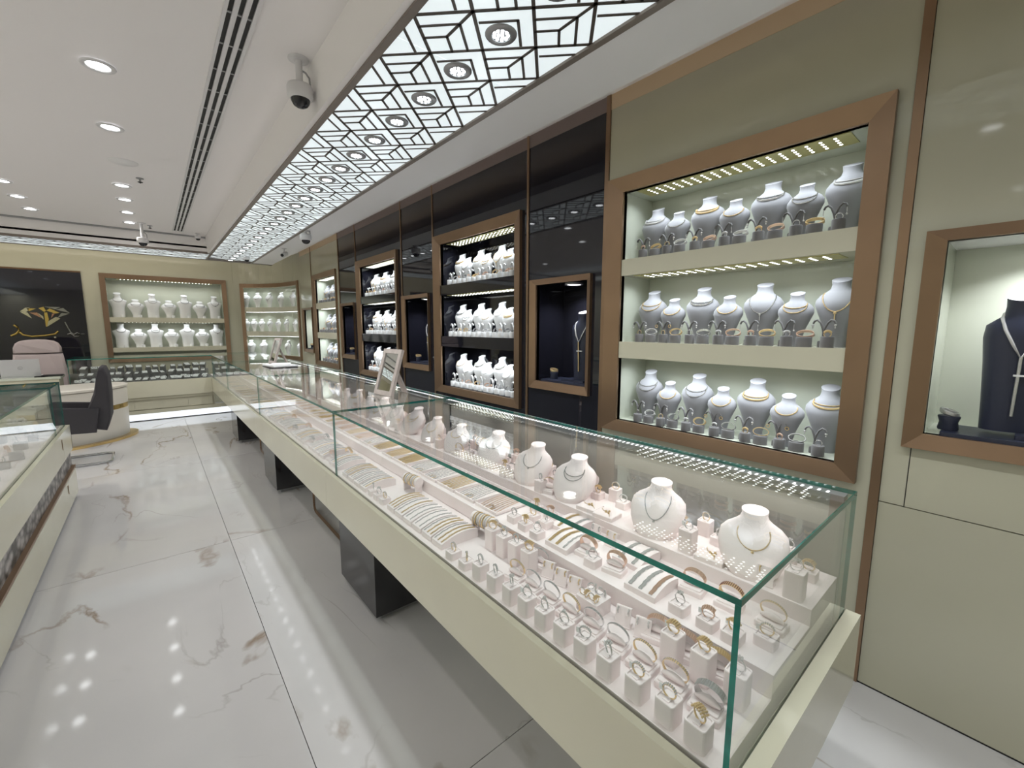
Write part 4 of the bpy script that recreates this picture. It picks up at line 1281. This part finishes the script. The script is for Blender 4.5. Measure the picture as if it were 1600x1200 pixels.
TRAY = tray_mesh(0.20, 0.155)
def chain_mesh(m, L, r, amp):
    n = 34
    pts = [((k / (n - 1) - 0.5) * L, amp * math.sin(k / (n - 1) * PI), 0.004 + r + 0.012 * (k / (n - 1))) for k in range(n)]
    b = MB().tube(pts, r, 5, rad=lambda i: 1.3 if i % 2 else 0.65)
    return b.mesh('chain', m)
CH = [chain_mesh('gold', 0.15, 0.0024, 0.006), chain_mesh('diamond_pave', 0.15, 0.0020, 0.008), chain_mesh('gold', 0.14, 0.0034, 0.004), chain_mesh('rose_gold', 0.15, 0.0022, 0.007)]
CH_N = ['gold chain', 'silver chain', 'thick gold chain', 'rose gold chain']
HB = MB().tube([(0.021 * math.cos(a), 0.021 * math.sin(a), 0.0065) for a in [2 * PI * k / 24 for k in range(24)]], 0.0018, 5, closed=True).mesh('hoop', 'gold')
def place_tray(x, y, z, n, where, seed, chains=True):
    r = random.Random(seed)
    tag(put('chain_tray', TRAY, None, (x, y, z), 0), 'white rimmed tray of chains, %s' % where, 'tray', 'chain trays in the counters')
    if chains:
        bi = r.randrange(4)
        for k in range(n):
            dy = -0.058 + 0.112 * k / max(1, n - 1)
            tag(put('chain', CH[bi], None, (x - 0.012, y + dy, z), r.uniform(-0.06, 0.06)), '%s, %s in tray, %s' % (CH_N[bi], nth(k), where), 'chain', 'chains in trays')
        tag(put('bangle', HB, None, (x - 0.072, y + r.uniform(-0.03, 0.03), z)), 'plain gold hoop in tray, %s' % where, 'bangle', 'hoops in trays')
    else:
        b = MB()
        for k in range(60):
            cx, cy, a = r.uniform(-0.08, 0.08), r.uniform(-0.06, 0.06), r.uniform(0, PI)
            b.tube([(cx + 0.014 * q * math.cos(a), cy + 0.014 * q * math.sin(a) + 0.004 * math.sin(q * 2.0), 0.007 + 0.004 * r.random()) for q in (-1, -0.5, 0, 0.5, 1)], 0.0026, 4)
        o = b.build('chain_heap', r.choice(['gold', 'gold', 'diamond_pave', 'rose_gold']), None, (x, y, z))
        tag(o, 'heap of fine chains, %s' % where, 'chains', 'chain heaps in far trays', 'stuff')
def flat_card_mesh():
    return MB().rbox(-0.04, 0.04, -0.045, 0.045, 0, 0.016, 0.006, top=0.002).mesh('pendant_card', 'pink_white')
FCARD = flat_card_mesh()
PENDANT = MB().tube([(-0.03, -0.02, 0.0175), (-0.005, -0.012, 0.0175), (0.0, 0.0, 0.0175), (0.012, 0.02, 0.0175), (0.028, 0.03, 0.0175)], 0.0013, 5).sphere((0.0, 0.004, 0.019), 0.006, 8, 5).sphere((0.01, -0.006, 0.019), 0.0045, 8, 5).sphere((-0.008, -0.009, 0.019), 0.0045, 8, 5).mesh('pendant', 'gold')

def AT(i, row):
    return "%s from near end, long counter's %s" % (nth(i) if isinstance(i, int) else i, row)
# --- front row of ring blocks
ysA = [(0.352, 'tall', 0), (0.421, 'tall', 1), (0.499, 'tall', 1), (0.583, 'tall', 5), (0.658, 'tall', 3), (0.732, 'tall', 2), (0.808, 'tall', 2), (0.882, 'tall', 2), (0.955, 'tall', 5), (1.037, 'tall', 3), (1.120, 'tall', 3), (1.205, 'low', 1), (1.292, 'low', 1)]
for i, (y, kd, ri) in enumerate(ysA):
    place_block(kd, 0.800 if i > 0 else 0.797, y, D0, ri, AT(i, 'front row'))
# --- second row: bangles on stands
for i in range(9):
    place_bangle([4, 0, 0, 1, 1, 0, 1, 1, 0][i], 0.884, 0.375 + 0.0825 * i, D0, AT(i, 'second row'), PI / 2 * 0 + 0.15)
# --- third row: extra tall blocks, cards, a ring cluster
for i, y in enumerate([0.345, 0.425, 0.505]):
    place_block('high', 0.962, y, D0, [5, 0, 0][i], AT(i, 'third row'))
for i, y in enumerate([0.60, 0.665]):
    place_card(0.975, y, D0, 1, AT(i, 'third row'), -PI / 2 + 0.3)
cl = tag(MB().rbox(-0.035, 0.035, -0.04, 0.04, 0, 0.045, 0.004).build('ring_block', 'pink_white', None, (0.965, 0.765, D0)), 'broad white block crowded with rings in the third row of the long counter', 'ring block')
for i in range(8):
    t = thing('ring', '%s, %s on the broad block crowded with rings' % (NR_N[[0, 3, 1, 5, 0, 2, 1, 3][i]], nth(i)), 'ring', (0.945 + 0.04 * (i % 2), 0.738 + 0.018 * (i // 2), D0 + 0.048), 0.8 * i, 'rings on the broad block')
    put('band', NR[[0, 3, 1, 5, 0, 2, 1, 3][i]][0], t)
    put('setting', NR[[0, 3, 1, 5, 0, 2, 1, 3][i]][1], t)
for i, y in enumerate([0.855, 0.915, 0.975]):
    place_card(0.980, y, D0, 0, AT(i + 2, 'third row'), -PI / 2 + 0.3)
for i, y in enumerate([1.045, 1.115, 1.185, 1.255]):
    place_block('high', 0.955, y, D0, [0, 3, 5, 0][i], AT(i + 6, 'third row'))
# --- fourth row: wide bangles
for i, y in enumerate([0.335, 0.415, 0.495, 0.575]):
    place_bangle([4, 2, 3, 3][i], 1.000 if i else 0.885, y if i else 0.3, D0, AT(i, 'fourth row'), 0.35) if i else None
for i, y in enumerate([1.02, 1.10, 1.18, 1.26]):
    place_bangle([1, 1, 3, 0][i], 1.000, y + 0.02, D0, AT(i + 4, 'fourth row'), 0.25)
# --- middle deck
for i, y in enumerate([0.345, 0.405, 0.47, 0.55]):
    place_block('low', 1.075 + (0.05 if i == 0 else 0), y, D1, [1, 0, 4, 5][i], AT(i, 'middle deck'))
place_bangle(0, 1.205, 0.36, D1, AT('first', 'middle deck'), 0.15)
place_bangle(5, 1.205, 0.47, D1, AT('second', 'middle deck'), 0.15)
place_bangle(3, 1.195, 0.575, D1, AT('third', 'middle deck'), 0.2)
place_ramp('wide', 1.115, 0.665, D1, [4, 3, 3], AT('first', 'middle deck'))
place_ramp('wide', 1.215, 0.785, D1, [3, 3], AT('second', 'middle deck'))
place_bangle(3, 1.10, 0.79, D1, AT('fourth', 'middle deck'), 0.2)
place_block('low', 1.075, 0.86, D1, 5, AT('fifth', 'middle deck'))
place_bangle(3, 1.11, 0.915, D1, AT('fifth', 'middle deck'), 0.2)
place_ramp('wide', 1.115, 1.01, D1, [1, 2, 2], AT('third', 'middle deck'))
place_card(1.225, 0.90, D1, 0, AT('first', 'middle deck'), -PI / 2)
place_card(1.225, 0.97, D1, 1, AT('second', 'middle deck'), -PI / 2)
place_ramp('wide', 1.225, 1.08, D1, [3, 2], AT('fourth', 'middle deck'))
for i, (x, y) in enumerate([(1.065, 1.12), (1.075, 1.20), (1.085, 1.28), (1.15, 1.16), (1.15, 1.235), (1.215, 1.20), (1.22, 1.29)]):
    place_block('low', x, y, D1, [5, 0, 3, 3, 1, 4, 0][i], AT(i + 5, 'middle deck'))
# --- rear deck: busts and small pieces
def counter_bust(key, x, y, i, kind, m, rz):
    place_bust(key, (x, y, D2), rz, AT(i, 'rear deck'), '%s white leaning bust, %s' % ('large' if 'big' in key else 'small', AT(i, 'rear deck')), kind, m, 'rear deck of the long counter')
for i, (y, key, kind, m) in enumerate([(0.47, 'counter_big', 'pendant', 'gold'), (0.80, 'counter_big', 'vee', 'silver'), (1.21, 'counter_big', 'double', 'silver'), (1.48, 'counter_big', 'pendant', 'silver'), (1.80, 'counter_big', 'thin', 'silver'), (2.16, 'counter_small', 'thin', 'gold'), (2.45, 'counter_small', 'pendant', 'gold')]):
    counter_bust(key, 1.345, y, i, kind, m, -PI / 2 + 0.35)
for i, (x, y) in enumerate([(1.315, 0.345), (1.32, 0.66), (1.325, 0.70), (1.31, 1.36), (1.31, 1.62), (1.32, 1.95), (1.32, 2.28)]):
    if i == 2:
        continue
    place_block('high' if i in (0, 1) else 'tall', x, y, D2, [5, 2, 2, 3, 0, 2, 1][i], AT(i if i < 2 else i - 1, 'rear deck edge'))
place_card(1.315, 0.42, D2, 0, "alone on long counter's rear deck", -PI / 2 + 0.1)
for i, (x, y) in enumerate([(1.335, 0.585), (1.33, 1.00), (1.335, 1.09)]):
    tag(put('pendant_card', FCARD, None, (x, y, D2), 0.1), 'flat white pendant card, ' + AT(i, 'rear deck'), 'display card', 'pendant cards')
    tag(put('pendant', PENDANT, None, (x, y, D2), 0.3 * i), 'gold flower pendant on flat card, ' + AT(i, 'rear deck'), 'pendant', 'pendants on cards')
for i, y in enumerate([1.30, 1.56, 1.88, 2.05]):
    place_bangle([0, 1, 1, 0][i], 1.33, y + 0.03, D2, AT(i, 'rear deck'), 0.3)
for i, y in enumerate([0.35 + 0.066 * k for k in range(34)]):
    if i in (13, 14, 25, 26):
        if i in (13, 25):
            place_roll(1.475, y + 0.03, D2, 6, AT(0 if i == 13 else 1, 'back row'))
        continue
    place_block('tall' if i % 2 else 'low', 1.485 if i % 2 else 1.450, y, D2, [0, 1, 3, 4, 2, 5][(i * 5) % 6], AT(i, 'back row'), 0.05)
# --- front deck from ramps onwards, trays on the middle deck
for i, y in enumerate([1.40, 1.485, 1.57, 1.655, 1.74, 1.825]):
    place_ramp('long', 0.875, y, D0, [[0, 0, 1], [0, 0, 1], [1, 1], [1, 1], [0, 1], [0, 0, 0]][i], AT(i, 'front deck'), 0.0)
place_roll(0.990, 1.36, D0, 7, AT('first', 'front deck'), 0.15)
place_roll(0.985, 1.985, D0, 6, AT('second', 'front deck'), 0.15)
for i, y in enumerate([1.93, 2.00, 2.07]):
    place_block('low', 0.81, y, D0, [1, 5, 2][i], AT(i, 'front row past the ramps'))
for i, y in enumerate([2.16, 2.25, 2.34, 2.43]):
    place_ramp('long', 0.87, y, D0, [[0, 1, 1], [1, 1, 1], [1, 1, 0], [0, 0, 1]][i], AT(i + 6, 'front deck'))
for i in range(7):
    place_tray(1.155, 1.44 + 0.17 * i, D1, 8, AT(i, 'middle deck'), i)
# --- beyond the first glass joint
rnd = random.Random(21)
nb = {'bust': 7, 'ramp': 10, 'tray': 7, 'blockf': 0, 'bang': 0, 'roll': 2}
y = 2.60
while y < 5.2:
    place_ramp('long', 0.875, y, D0, rnd.choice([[0, 0, 1], [1, 1, 1], [1, 1], [0, 1]]), AT(nb['ramp'], 'front deck')); nb['ramp'] += 1
    y += 0.092
    if nb['ramp'] % 4 == 0:
        for q in range(2):
            place_bangle(rnd.randrange(5), 0.83 + 0.1 * q, y + 0.01, D0, AT(nb['bang'], 'second glass bay'), 0.3); nb['bang'] += 1
        y += 0.10
y = 2.66
while y < 6.4:
    place_tray(1.155, y, D1, 6, AT(nb['tray'], 'middle deck'), nb['tray'], y < 3.6); nb['tray'] += 1
    y += 0.175
y = 2.74
while y < 6.2:
    counter_bust('counter_big' if nb['bust'] % 2 else 'counter_small', 1.345, y, nb['bust'], NK[nb['bust'] % 5], ['silver', 'gold'][nb['bust'] % 2], -PI / 2 + 0.3); nb['bust'] += 1
    place_block('tall', 1.325, y + 0.13, D2, rnd.randrange(6), AT(nb['blockf'], 'rear deck, second bay')); nb['blockf'] += 1
    place_roll(1.475, y + 0.10, D2, 5, AT(nb['roll'], 'back row')); nb['roll'] += 1
    y += 0.29
y = 5.3
k = 0
while y < 8.7:
    place_tray(0.90, y, D0, 6, AT(k, 'far front trays'), 50 + k, False)
    if y > 6.6:
        place_tray(1.155, y, D1, 6, AT(k, 'far middle trays'), 90 + k, False)
    y += 0.19
    k += 1
k = 0
for y in [6.4 + 0.3 * q for q in range(8)]:
    counter_bust('counter_small', 1.40, y, nb['bust'], NK[k % 5], 'gold', -PI / 2 + 0.3)
    nb['bust'] += 1
    k += 1

# ------------------------------------------------------------------ far counter
C2 = thing('display_counter', 'glass-topped cream counter across the far end with white lit plinth', 'counter', (0, 0, 0))
FX = (-0.965, 0.745)
YF, YB = YE, YE + 0.76
MB().box(FX[0], XF - 0.026, YF - 0.024, YF - 0.002, 0.40, ZRIM + 0.006).build('front_panel', 'cream_panel', C2)
MB().box(FX[0], XF - 0.003, YF, YB, 0.36, 0.60).build('body', 'cream_panel', C2)
dx = (XF - 0.03 - FX[0]) / 5
for k in range(5):
    MB().box(FX[0] + dx * k + 0.002, FX[0] + dx * (k + 1) - 0.002, YF + 0.03, YF + 0.05, 0.20, 0.395).build('door', 'cream_panel', C2)
MB().box(FX[0], XF + 0.0, YF + 0.052, YB, 0.15, 0.36).build('carcass', 'cream_panel', C2)
MB().box(FX[0], XF + 0.6, YF + 0.02, YF + 0.05, 0.13, 0.19).build('base_rail', 'cream_panel', C2)
MB().box(FX[0], XF + 0.55, YF + 0.14, YF + 0.155, 0.012, 0.145).build('lit_plinth', 'led_strip', C2).data.materials[0] = mat('plinth_glow', (0.9, 0.9, 0.9), 0.3, emit=(0.85, 0.92, 1.0), estr=0.55)
MB().box(FX[0], XF + 0.55, YF + 0.135, YB, 0.0, 0.012).build('plinth_base', 'slot_black', C2)
glass_part('front_glass', C2, FX[0], XF, YF, YF + 0.009, 0.602, ZTOP - 0.0135, 'y')
glass_part('end_glass', C2, FX[0], FX[0] + 0.009, YF + 0.010, YB, 0.602, ZTOP - 0.0135, 'x')
glass_part('top_glass', C2, FX[0], XF - 0.001, YF, YB, ZTOP - 0.013, ZTOP, 'z')
MB().box(FX[0] + 0.012, XF - 0.004, YF + 0.012, YB - 0.02, 0.600, D0).build('deck', 'dark_grey_velvet', C2)
MB().box(FX[0], XF, YB - 0.02, YB, 0.602, 0.76).build('back_door', 'frosted_back', C2)
def watch_pillow_mesh():
    b = MB()
    b.add([(-0.04, -0.03, 0), (0.04, -0.03, 0), (0.04, 0.03, 0), (-0.04, 0.03, 0), (-0.04, -0.03, 0.018), (0.04, -0.03, 0.018), (0.04, 0.03, 0.055), (-0.04, 0.03, 0.055)],
          [(3, 2, 1, 0), (4, 5, 6, 7), (0, 1, 5, 4), (1, 2, 6, 5), (2, 3, 7, 6), (3, 0, 4, 7)])
    b.add([(-0.034, -0.024, 0.0235), (0.034, -0.024, 0.0235), (0.034, 0.024, 0.053), (-0.034, 0.024, 0.053), (-0.034, -0.024, 0.027), (0.034, -0.024, 0.027), (0.034, 0.024, 0.057), (-0.034, 0.024, 0.057)],
          [(4, 5, 6, 7), (0, 1, 5, 4), (1, 2, 6, 5), (2, 3, 7, 6), (3, 0, 4, 7)], 1)
    return b.mesh('display_wedge', ['dark_grey_velvet', 'white_leather'])
WEDGE = watch_pillow_mesh()
SET_BAND = MB().tube([(0.022 * math.cos(a), -0.002 + 0.014 * math.sin(a), 0.047 + 0.010 * math.sin(a)) for a in [2 * PI * k / 14 for k in range(14)]], 0.003, 5, closed=True).mesh('bracelet', 'diamond_pave')
ROWN = ['front', 'second', 'third', 'fourth']
for r in range(4):
    for i in range(15):
        x = FX[0] + 0.09 + i * 0.108 + (0.03 if r % 2 else 0)
        if x > XF - 0.08:
            continue
        y = YF + 0.07 + r * 0.15 + random.uniform(-0.02, 0.02)
        x += random.uniform(-0.022, 0.022)
        z = D0 + (0.0 if r < 2 else 0.085 * (r - 1))
        if r >= 2:
            tag(MB().box(-0.04, 0.04, -0.03, 0.03, 0, 0.085 * (r - 1)).build('riser_block', 'dark_grey_velvet', None, (x, y, D0)), 'dark grey riser under a wedge, %s from left, %s row, far counter' % (nth(i), ROWN[r]), 'riser', 'risers in the far counter')
        tag(put('display_wedge', WEDGE, None, (x, y, z), random.uniform(-0.6, 0.6), random.uniform(0.7, 1.15)), 'grey slanted jewellery wedge, %s from left, %s row, far counter' % (nth(i), ROWN[r]), 'display wedge', 'wedges in the far counter')
        if (i + r) % 2 == 0:
            tag(put('bracelet', SET_BAND, None, (x, y, z), 0), 'sparkling bracelet on the wedge, %s from left, %s row, far counter' % (nth(i), ROWN[r]), 'bracelet', 'bracelets in the far counter')

# ------------------------------------------------------------------ left counter
C3 = thing('display_counter', 'glass-topped cream counter with dark woven band at the left edge', 'counter', (0, 0, 0))
LX, LB, LN, LE = -0.640, -1.42, -1.6, 5.30
LJ = 4.865
for a, b in ((LN, 2.4), (2.402, LJ - 0.002), (LJ, LE + 0.02)):
    MB().box(LX + 0.003, LX + 0.028, a, b, 0.435, ZRIM).build('front_panel', 'cream_panel', C3)
    MB().box(LX - 0.02, LX + 0.028, a, b, 0.045, 0.270).build('base_panel', 'cream_panel', C3)
    MB().box(LX - 0.02, LX + 0.032, a, b, 0.271, 0.288).build('ledge', 'bronze', C3)
MB().box(LX - 0.03, LX + 0.008, LN, LE + 0.02, 0.288, 0.434).build('woven_band', 'woven_band', C3)
MB().box(LB, LX - 0.031, LN, LE, 0.045, 0.60).build('body', 'cream_panel', C3)
MB().box(LB, LX + 0.005, LN, LE, 0.0, 0.044).build('toe_kick', 'lamp_grey', C3)
MB().box(LB, LX + 0.028, LE + 0.001, LE + 0.02, 0.435, ZRIM).build('end_panel', 'cream_panel', C3)
for z0, z1 in ((0.53, 0.61), (0.165, 0.235)):
    MB().box(LX + 0.0285, LX + 0.031, LJ - 0.045, LJ - 0.030, z0, z1).build('lock_plate', 'bronze', C3)
for a, b in ((LN, 2.6), (2.602, LJ - 0.001), (LJ + 0.001, LE - 0.010)):
    glass_part('front_glass', C3, LX - 0.009, LX, a, b, 0.602, ZTOP - 0.0135, 'x')
glass_part('top_glass', C3, LB, LX, LN, LJ - 0.001, ZTOP - 0.013, ZTOP, 'z')
glass_part('top_glass', C3, LB, LX, LJ + 0.001, LE, ZTOP - 0.013, ZTOP, 'z')
glass_part('end_glass', C3, LB, LX, LE - 0.009, LE, 0.602, ZTOP - 0.0135, 'y')
glass_part('divider_glass', C3, LB + 0.01, LX - 0.010, LJ - 0.004, LJ + 0.004, 0.652, ZTOP - 0.0135, 'y')
MB().box(LB + 0.01, LX - 0.012, LN, LE - 0.012, 0.600, D0).build('deck', 'pink_white_deck', C3)
for y in (0.8, 3.2, 5.1):
    area_light('counter_lamp', (LB + 0.05, y, ZTOP - 0.035), 0.02, P_COUNTER * 1.5, (1.0, 0.94, 0.92), rot=(0, math.radians(-28), 0), size_y=1.6)
ROD = MB().tube([(0, 0, 0), (0, 0, 0.14)], 0.003, 6).mesh('rod', 'acrylic')
TOPDISC = MB().rbox(-0.045, 0.045, -0.03, 0.03, 0.14, 0.146, 0.01).mesh('top_disc', 'white_leather')
LE_W = 'from far end, left counter'
cube_big = MB().rbox(-0.032, 0.032, -0.032, 0.032, 0, 0.05, 0.012, top=0.004).mesh('base_block', 'grey_cube')
flower = MB()
for k in range(14):
    a, rr_ = k * 2.4, 0.010 + 0.0022 * k
    flower.sphere((rr_ * math.cos(a), rr_ * math.sin(a) * 0.7, 0.160 + 0.012 * math.sin(k * 1.7)), 0.012, 7, 4)
flower_me = flower.mesh('pearl_cluster', 'white_leather')
li = 0
for y in [5.08, 4.70, 4.42, 4.14, 3.86, 3.58, 3.30, 3.02, 2.74, 2.46]:
    for x in (-0.74, -0.90):
        if li % 3 != 2:
            t = thing('pedestal_stand', 'grey rod stand with white tray, %s %s' % (nth(li), LE_W), 'display stand', (x + random.uniform(-.02, .02), y + random.uniform(-.05, .05), D0), random.uniform(-.5, .5), 'rod stands in the left counter')
            put('base_block', cube_big, t)
            put('rod', ROD, t, (0, 0, 0.045))
            put('top_disc', TOPDISC, t, (0, 0, 0.045))
            tag(put('pearl_cluster', flower_me, None, (t.location.x, t.location.y, D0 + 0.04)), 'cluster of pale beads on the rod stand, %s %s' % (nth(li), LE_W), 'bead cluster', 'bead clusters in the left counter')
        else:
            place_block('cube', x, y, D0, li % 6, '%s %s' % (nth(li), LE_W), 0, 0, 'grey')
        li += 1
    place_bangle(li % 5, -0.80, y + 0.13, D0, '%s stand place %s' % (nth(li), LE_W), 0.4)
for q, y in enumerate([5.0 - 0.27 * k for k in range(11)]):
    wy = D0
    place_bust('counter_big', (-1.15, y, D0), PI / 2 - 0.2, '%s bust %s' % (nth(q), LE_W), 'white leaning bust, %s %s' % (nth(q), LE_W), NK[q % 5], ['gold', 'silver'][q % 2], 'left counter')

# ================================================================== DESKS, CHAIRS, LAPTOP
t = thing('reception_desk', 'pale green-white desk with laptop in front of the logo panel', 'desk', (-1.66, 8.62, 0))
MB().rbox(-0.70, 0.66, -0.17, 0.23, 0.795, 0.825, 0.01).build('desk_top', 'cream_inner', t)
MB().box(-0.68, 0.64, -0.15, -0.12, 0.02, 0.795).build('front_panel', 'cream_panel', t)
for x in (-0.68, 0.61):
    MB().box(x, x + 0.03, -0.12, 0.21, 0.0, 0.795).build('side_panel', 'cream_panel', t)
lt = thing('laptop', 'open silver-grey laptop on the pale desk, lid back facing viewer', 'laptop', (-1.375, 8.62, 0.825), 0.05)
MB().rbox(-0.18, 0.18, -0.06, 0.17, 0, 0.016, 0.01).build('base', 'laptop_grey', lt)
lid = MB()
lid.rbox(-0.18, 0.18, -0.004, 0.004, 0, 0.235, 0.003)
lo = lid.build('lid', 'laptop_grey', lt, (0, -0.06, 0.014))
lo.rotation_euler = (0.22, 0, 0)
MB().tube([(0.021 * math.cos(a), -0.0045, 0.118 + 0.021 * math.sin(a)) for a in [2 * PI * k / 24 for k in range(24)]], 0.0022, 5, closed=True).build('lid_logo', 'lamp_grey', lo)
MB().tube([(-0.006, -0.0045, 0.130), (-0.009, -0.0045, 0.108)], 0.0016, 5).tube([(-0.004, -0.0045, 0.118), (0.0, -0.0045, 0.118), (-0.002, -0.0045, 0.108)], 0.0016, 5).tube([(0.009, -0.0045, 0.118), (0.005, -0.0045, 0.102)], 0.0016, 5).build('logo_letters', 'lamp_grey', lo)
tag(MB().rbox(-0.10, 0.10, -0.07, 0.07, 0, 0.018, 0.01).build('folder', 'slot_black', None, (-1.09, 8.60, 0.825)), 'flat black folder lying at the desk end', 'folder')
tag(MB().rbox(-0.05, 0.05, -0.03, 0.03, 0, 0.012, 0.02).build('phone', 'slot_black', None, (-1.20, 8.50, 0.825)), 'small black phone lying beside the laptop', 'phone')

def ell(a, b_, z, n=48):
    return [(a * math.cos(2 * PI * k / n), b_ * math.sin(2 * PI * k / n), z) for k in range(n)]
t = thing('oval_desk', 'white oval desk with gold band on a gold base plate', 'desk', (-0.82, 7.86, 0), math.radians(42))
MB().loft([ell(0.66, 0.44, 0), ell(0.66, 0.44, 0.032)], smooth=False).build('base_plate', 'polished_gold', t)
MB().loft([ell(0.56, 0.36, 0.032), ell(0.575, 0.375, 0.405)], smooth=True).build('lower_body', 'desk_white', t)
MB().loft([ell(0.570, 0.370, 0.405), ell(0.570, 0.370, 0.468)], smooth=True).build('gold_band', 'polished_gold', t)
MB().loft([ell(0.575, 0.375, 0.468), ell(0.58, 0.38, 0.66), ell(0.575, 0.375, 0.68)], smooth=True).build('upper_body', 'desk_white', t)
MB().loft([ell(0.565, 0.365, 0.68), ell(0.59, 0.39, 0.69), ell(0.59, 0.39, 0.715), ell(0.57, 0.37, 0.725)], smooth=False).build('desk_top', 'desk_white', t)

def pad(rings_fn, n=9):
    return rings_fn
def slab_y(profile, w, edge):
    """profile polygon in (x, z), swept along y with softened sides."""
    b = MB()
    cx = sum(p[0] for p in profile) / len(profile)
    cz = sum(p[1] for p in profile) / len(profile)
    rings = []
    for f, s in ((-1, 0.0), (-1 + 0.04, 0.55), (-1 + 0.12, 0.85), (-0.7, 1.0), (0.7, 1.0), (1 - 0.12, 0.85), (1 - 0.04, 0.55), (1, 0.0)):
        e = edge * (1 - s)
        ring = []
        for x, z in profile:
            d = Vector((x - cx, z - cz))
            L = d.length or 1
            k = max(0.0, (L - e) / L)
            ring.append((cx + d.x * k, f * w / 2, cz + d.y * k))
        rings.append(ring)
    return b.loft(rings, smooth=True)
t = thing('visitor_chair', 'charcoal fabric chair with chrome sled base beside the left counter', 'chair', (-0.70, 6.66, 0))
back = [(0.24, 0.36), (0.285, 0.50), (0.30, 0.75), (0.295, 0.98), (0.27, 1.06), (0.235, 1.065), (0.205, 0.98), (0.17, 0.80), (0.10, 0.60), (0.06, 0.50), (0.10, 0.40)]
slab_y(back, 0.50, 0.03).build('backrest', 'charcoal_fabric', t)
slab_y([(-0.30, 0.40), (0.12, 0.36), (0.14, 0.48), (-0.26, 0.53), (-0.31, 0.48)], 0.50, 0.03).build('seat', 'charcoal_fabric', t)
for s in (-1, 1):
    slab_y([(-0.29, 0.38), (0.16, 0.36), (0.20, 0.62), (-0.20, 0.665), (-0.27, 0.63)], 0.06, 0.02).build('armrest', 'charcoal_fabric', t, (0, s * 0.25, 0))
    pts = [(-0.27, s * 0.22, 0.42), (-0.30, s * 0.23, 0.30), (-0.30, s * 0.24, 0.06), (-0.28, s * 0.245, 0.015), (0.20, s * 0.245, 0.013), (0.245, s * 0.20, 0.013), (0.25, 0, 0.013)]
    MB().tube(pts, 0.0125, 10).build('sled_tube', 'chrome', t)
    MB().box(-0.02, 0.03, s * 0.251 - 0.002, s * 0.251 + 0.002, 0.50, 0.52).build('zip_tag', 'lamp_grey', t)
# blush chair behind the desk
t = thing('desk_chair', 'blush pink upholstered chair behind the laptop desk', 'chair', (-1.285, 9.16, 0))
def back_slab(outline, th, y0):
    b = MB()
    cx = sum(p[0] for p in outline) / len(outline)
    cz = sum(p[1] for p in outline) / len(outline)
    rings = []
    for d, k in ((-th / 2, 0.90), (-th * 0.38, 0.97), (-th * 0.2, 1.0), (th * 0.2, 1.0), (th * 0.38, 0.97), (th / 2, 0.90)):
        rings.append([(cx + (x - cx) * k, y0 + d - 0.25 * (x - cx) ** 2, cz + (z - cz) * k) for x, z in outline])
    return b.loft(rings, smooth=True)
up = [(-0.245, 1.12), (-0.24, 1.20), (-0.215, 1.26), (-0.17, 1.295), (-0.09, 1.312), (0.0, 1.317), (0.09, 1.312), (0.17, 1.295), (0.215, 1.26), (0.24, 1.20), (0.245, 1.12), (0.12, 1.115), (0, 1.113), (-0.12, 1.115)]
lowp = [(-0.30, 0.58), (-0.285, 0.80), (-0.265, 0.95), (-0.247, 1.108), (-0.12, 1.104), (0, 1.102), (0.12, 1.104), (0.247, 1.108), (0.265, 0.95), (0.285, 0.80), (0.30, 0.58), (0.15, 0.56), (0, 0.555), (-0.15, 0.56)]
back_slab(up, 0.09, 0.10).build('headrest', 'blush_fabric', t)
back_slab(lowp, 0.10, 0.10).build('backrest', 'blush_fabric', t)
MB().rbox(-0.27, 0.27, -0.22, 0.12, 0.46, 0.58, 0.06, top=0.02).build('seat', 'blush_fabric', t)
MB().lathe([(0.03, 0.05), (0.03, 0.46)], 14).build('column', 'chrome', t)
MB().lathe([(0.24, 0.0), (0.24, 0.02), (0.04, 0.05)], 28).build('base', 'chrome', t)

# ------------------------------------------------------------------ mirrors and papers on the long counter
def table_mirror(x, y, label, s=1.0, rz=0.0):
    t = thing('table_mirror', label, 'mirror', (x, y, ZTOP), rz)
    lean = 0.30
    rot = Matrix.Rotation(lean, 4, 'Y')
    W, H, T, w = 0.25 * s, 0.36 * s, 0.022, 0.032
    for name, q in (('frame_bar', (-T / 2, T / 2, -W / 2, -W / 2 + w, 0, H)), ('frame_bar', (-T / 2, T / 2, W / 2 - w, W / 2, 0, H)),
                    ('frame_bar', (-T / 2, T / 2, -W / 2 + w, W / 2 - w, 0, w)), ('frame_bar', (-T / 2, T / 2, -W / 2 + w, W / 2 - w, H - w, H))):
        MB().box(*q).build(name, 'frame_wood', t).matrix_local = rot
    MB().box(-0.004, 0.004, -W / 2 + w, W / 2 - w, w, H - w).build('mirror_glass', 'mirror', t).matrix_local = rot
    MB().box(0.0, 0.012, -0.03, 0.03, 0, 0.26 * s).build('easel_leg', 'frame_wood', t, (0.185 * s, 0, 0.002)).rotation_euler = (0, -0.42, 0)
table_mirror(1.215, 2.86, 'standing mirror in pale wooden frame on the counter before the black panels', 0.92, 0.12)
table_mirror(1.19, 6.35, 'standing mirror in pale frame farther along the counter near the corner', 0.95, 0.10)
p = thing('paper_stack', 'stack of white papers with a black folder on the counter corner', 'papers', (1.16, 5.75, ZTOP))
MB().box(-0.15, 0.15, -0.21, 0.21, 0, 0.008).build('folder', 'slot_black', p)
MB().box(-0.14, 0.13, -0.20, 0.20, 0.008, 0.022).build('sheet', 'paper', p, (0.01, 0.01, 0), 0.12)
MB().box(-0.10, 0.11, -0.15, 0.15, 0.022, 0.034).build('sheet', 'paper', p, (0.01, 0.01, 0), -0.25)
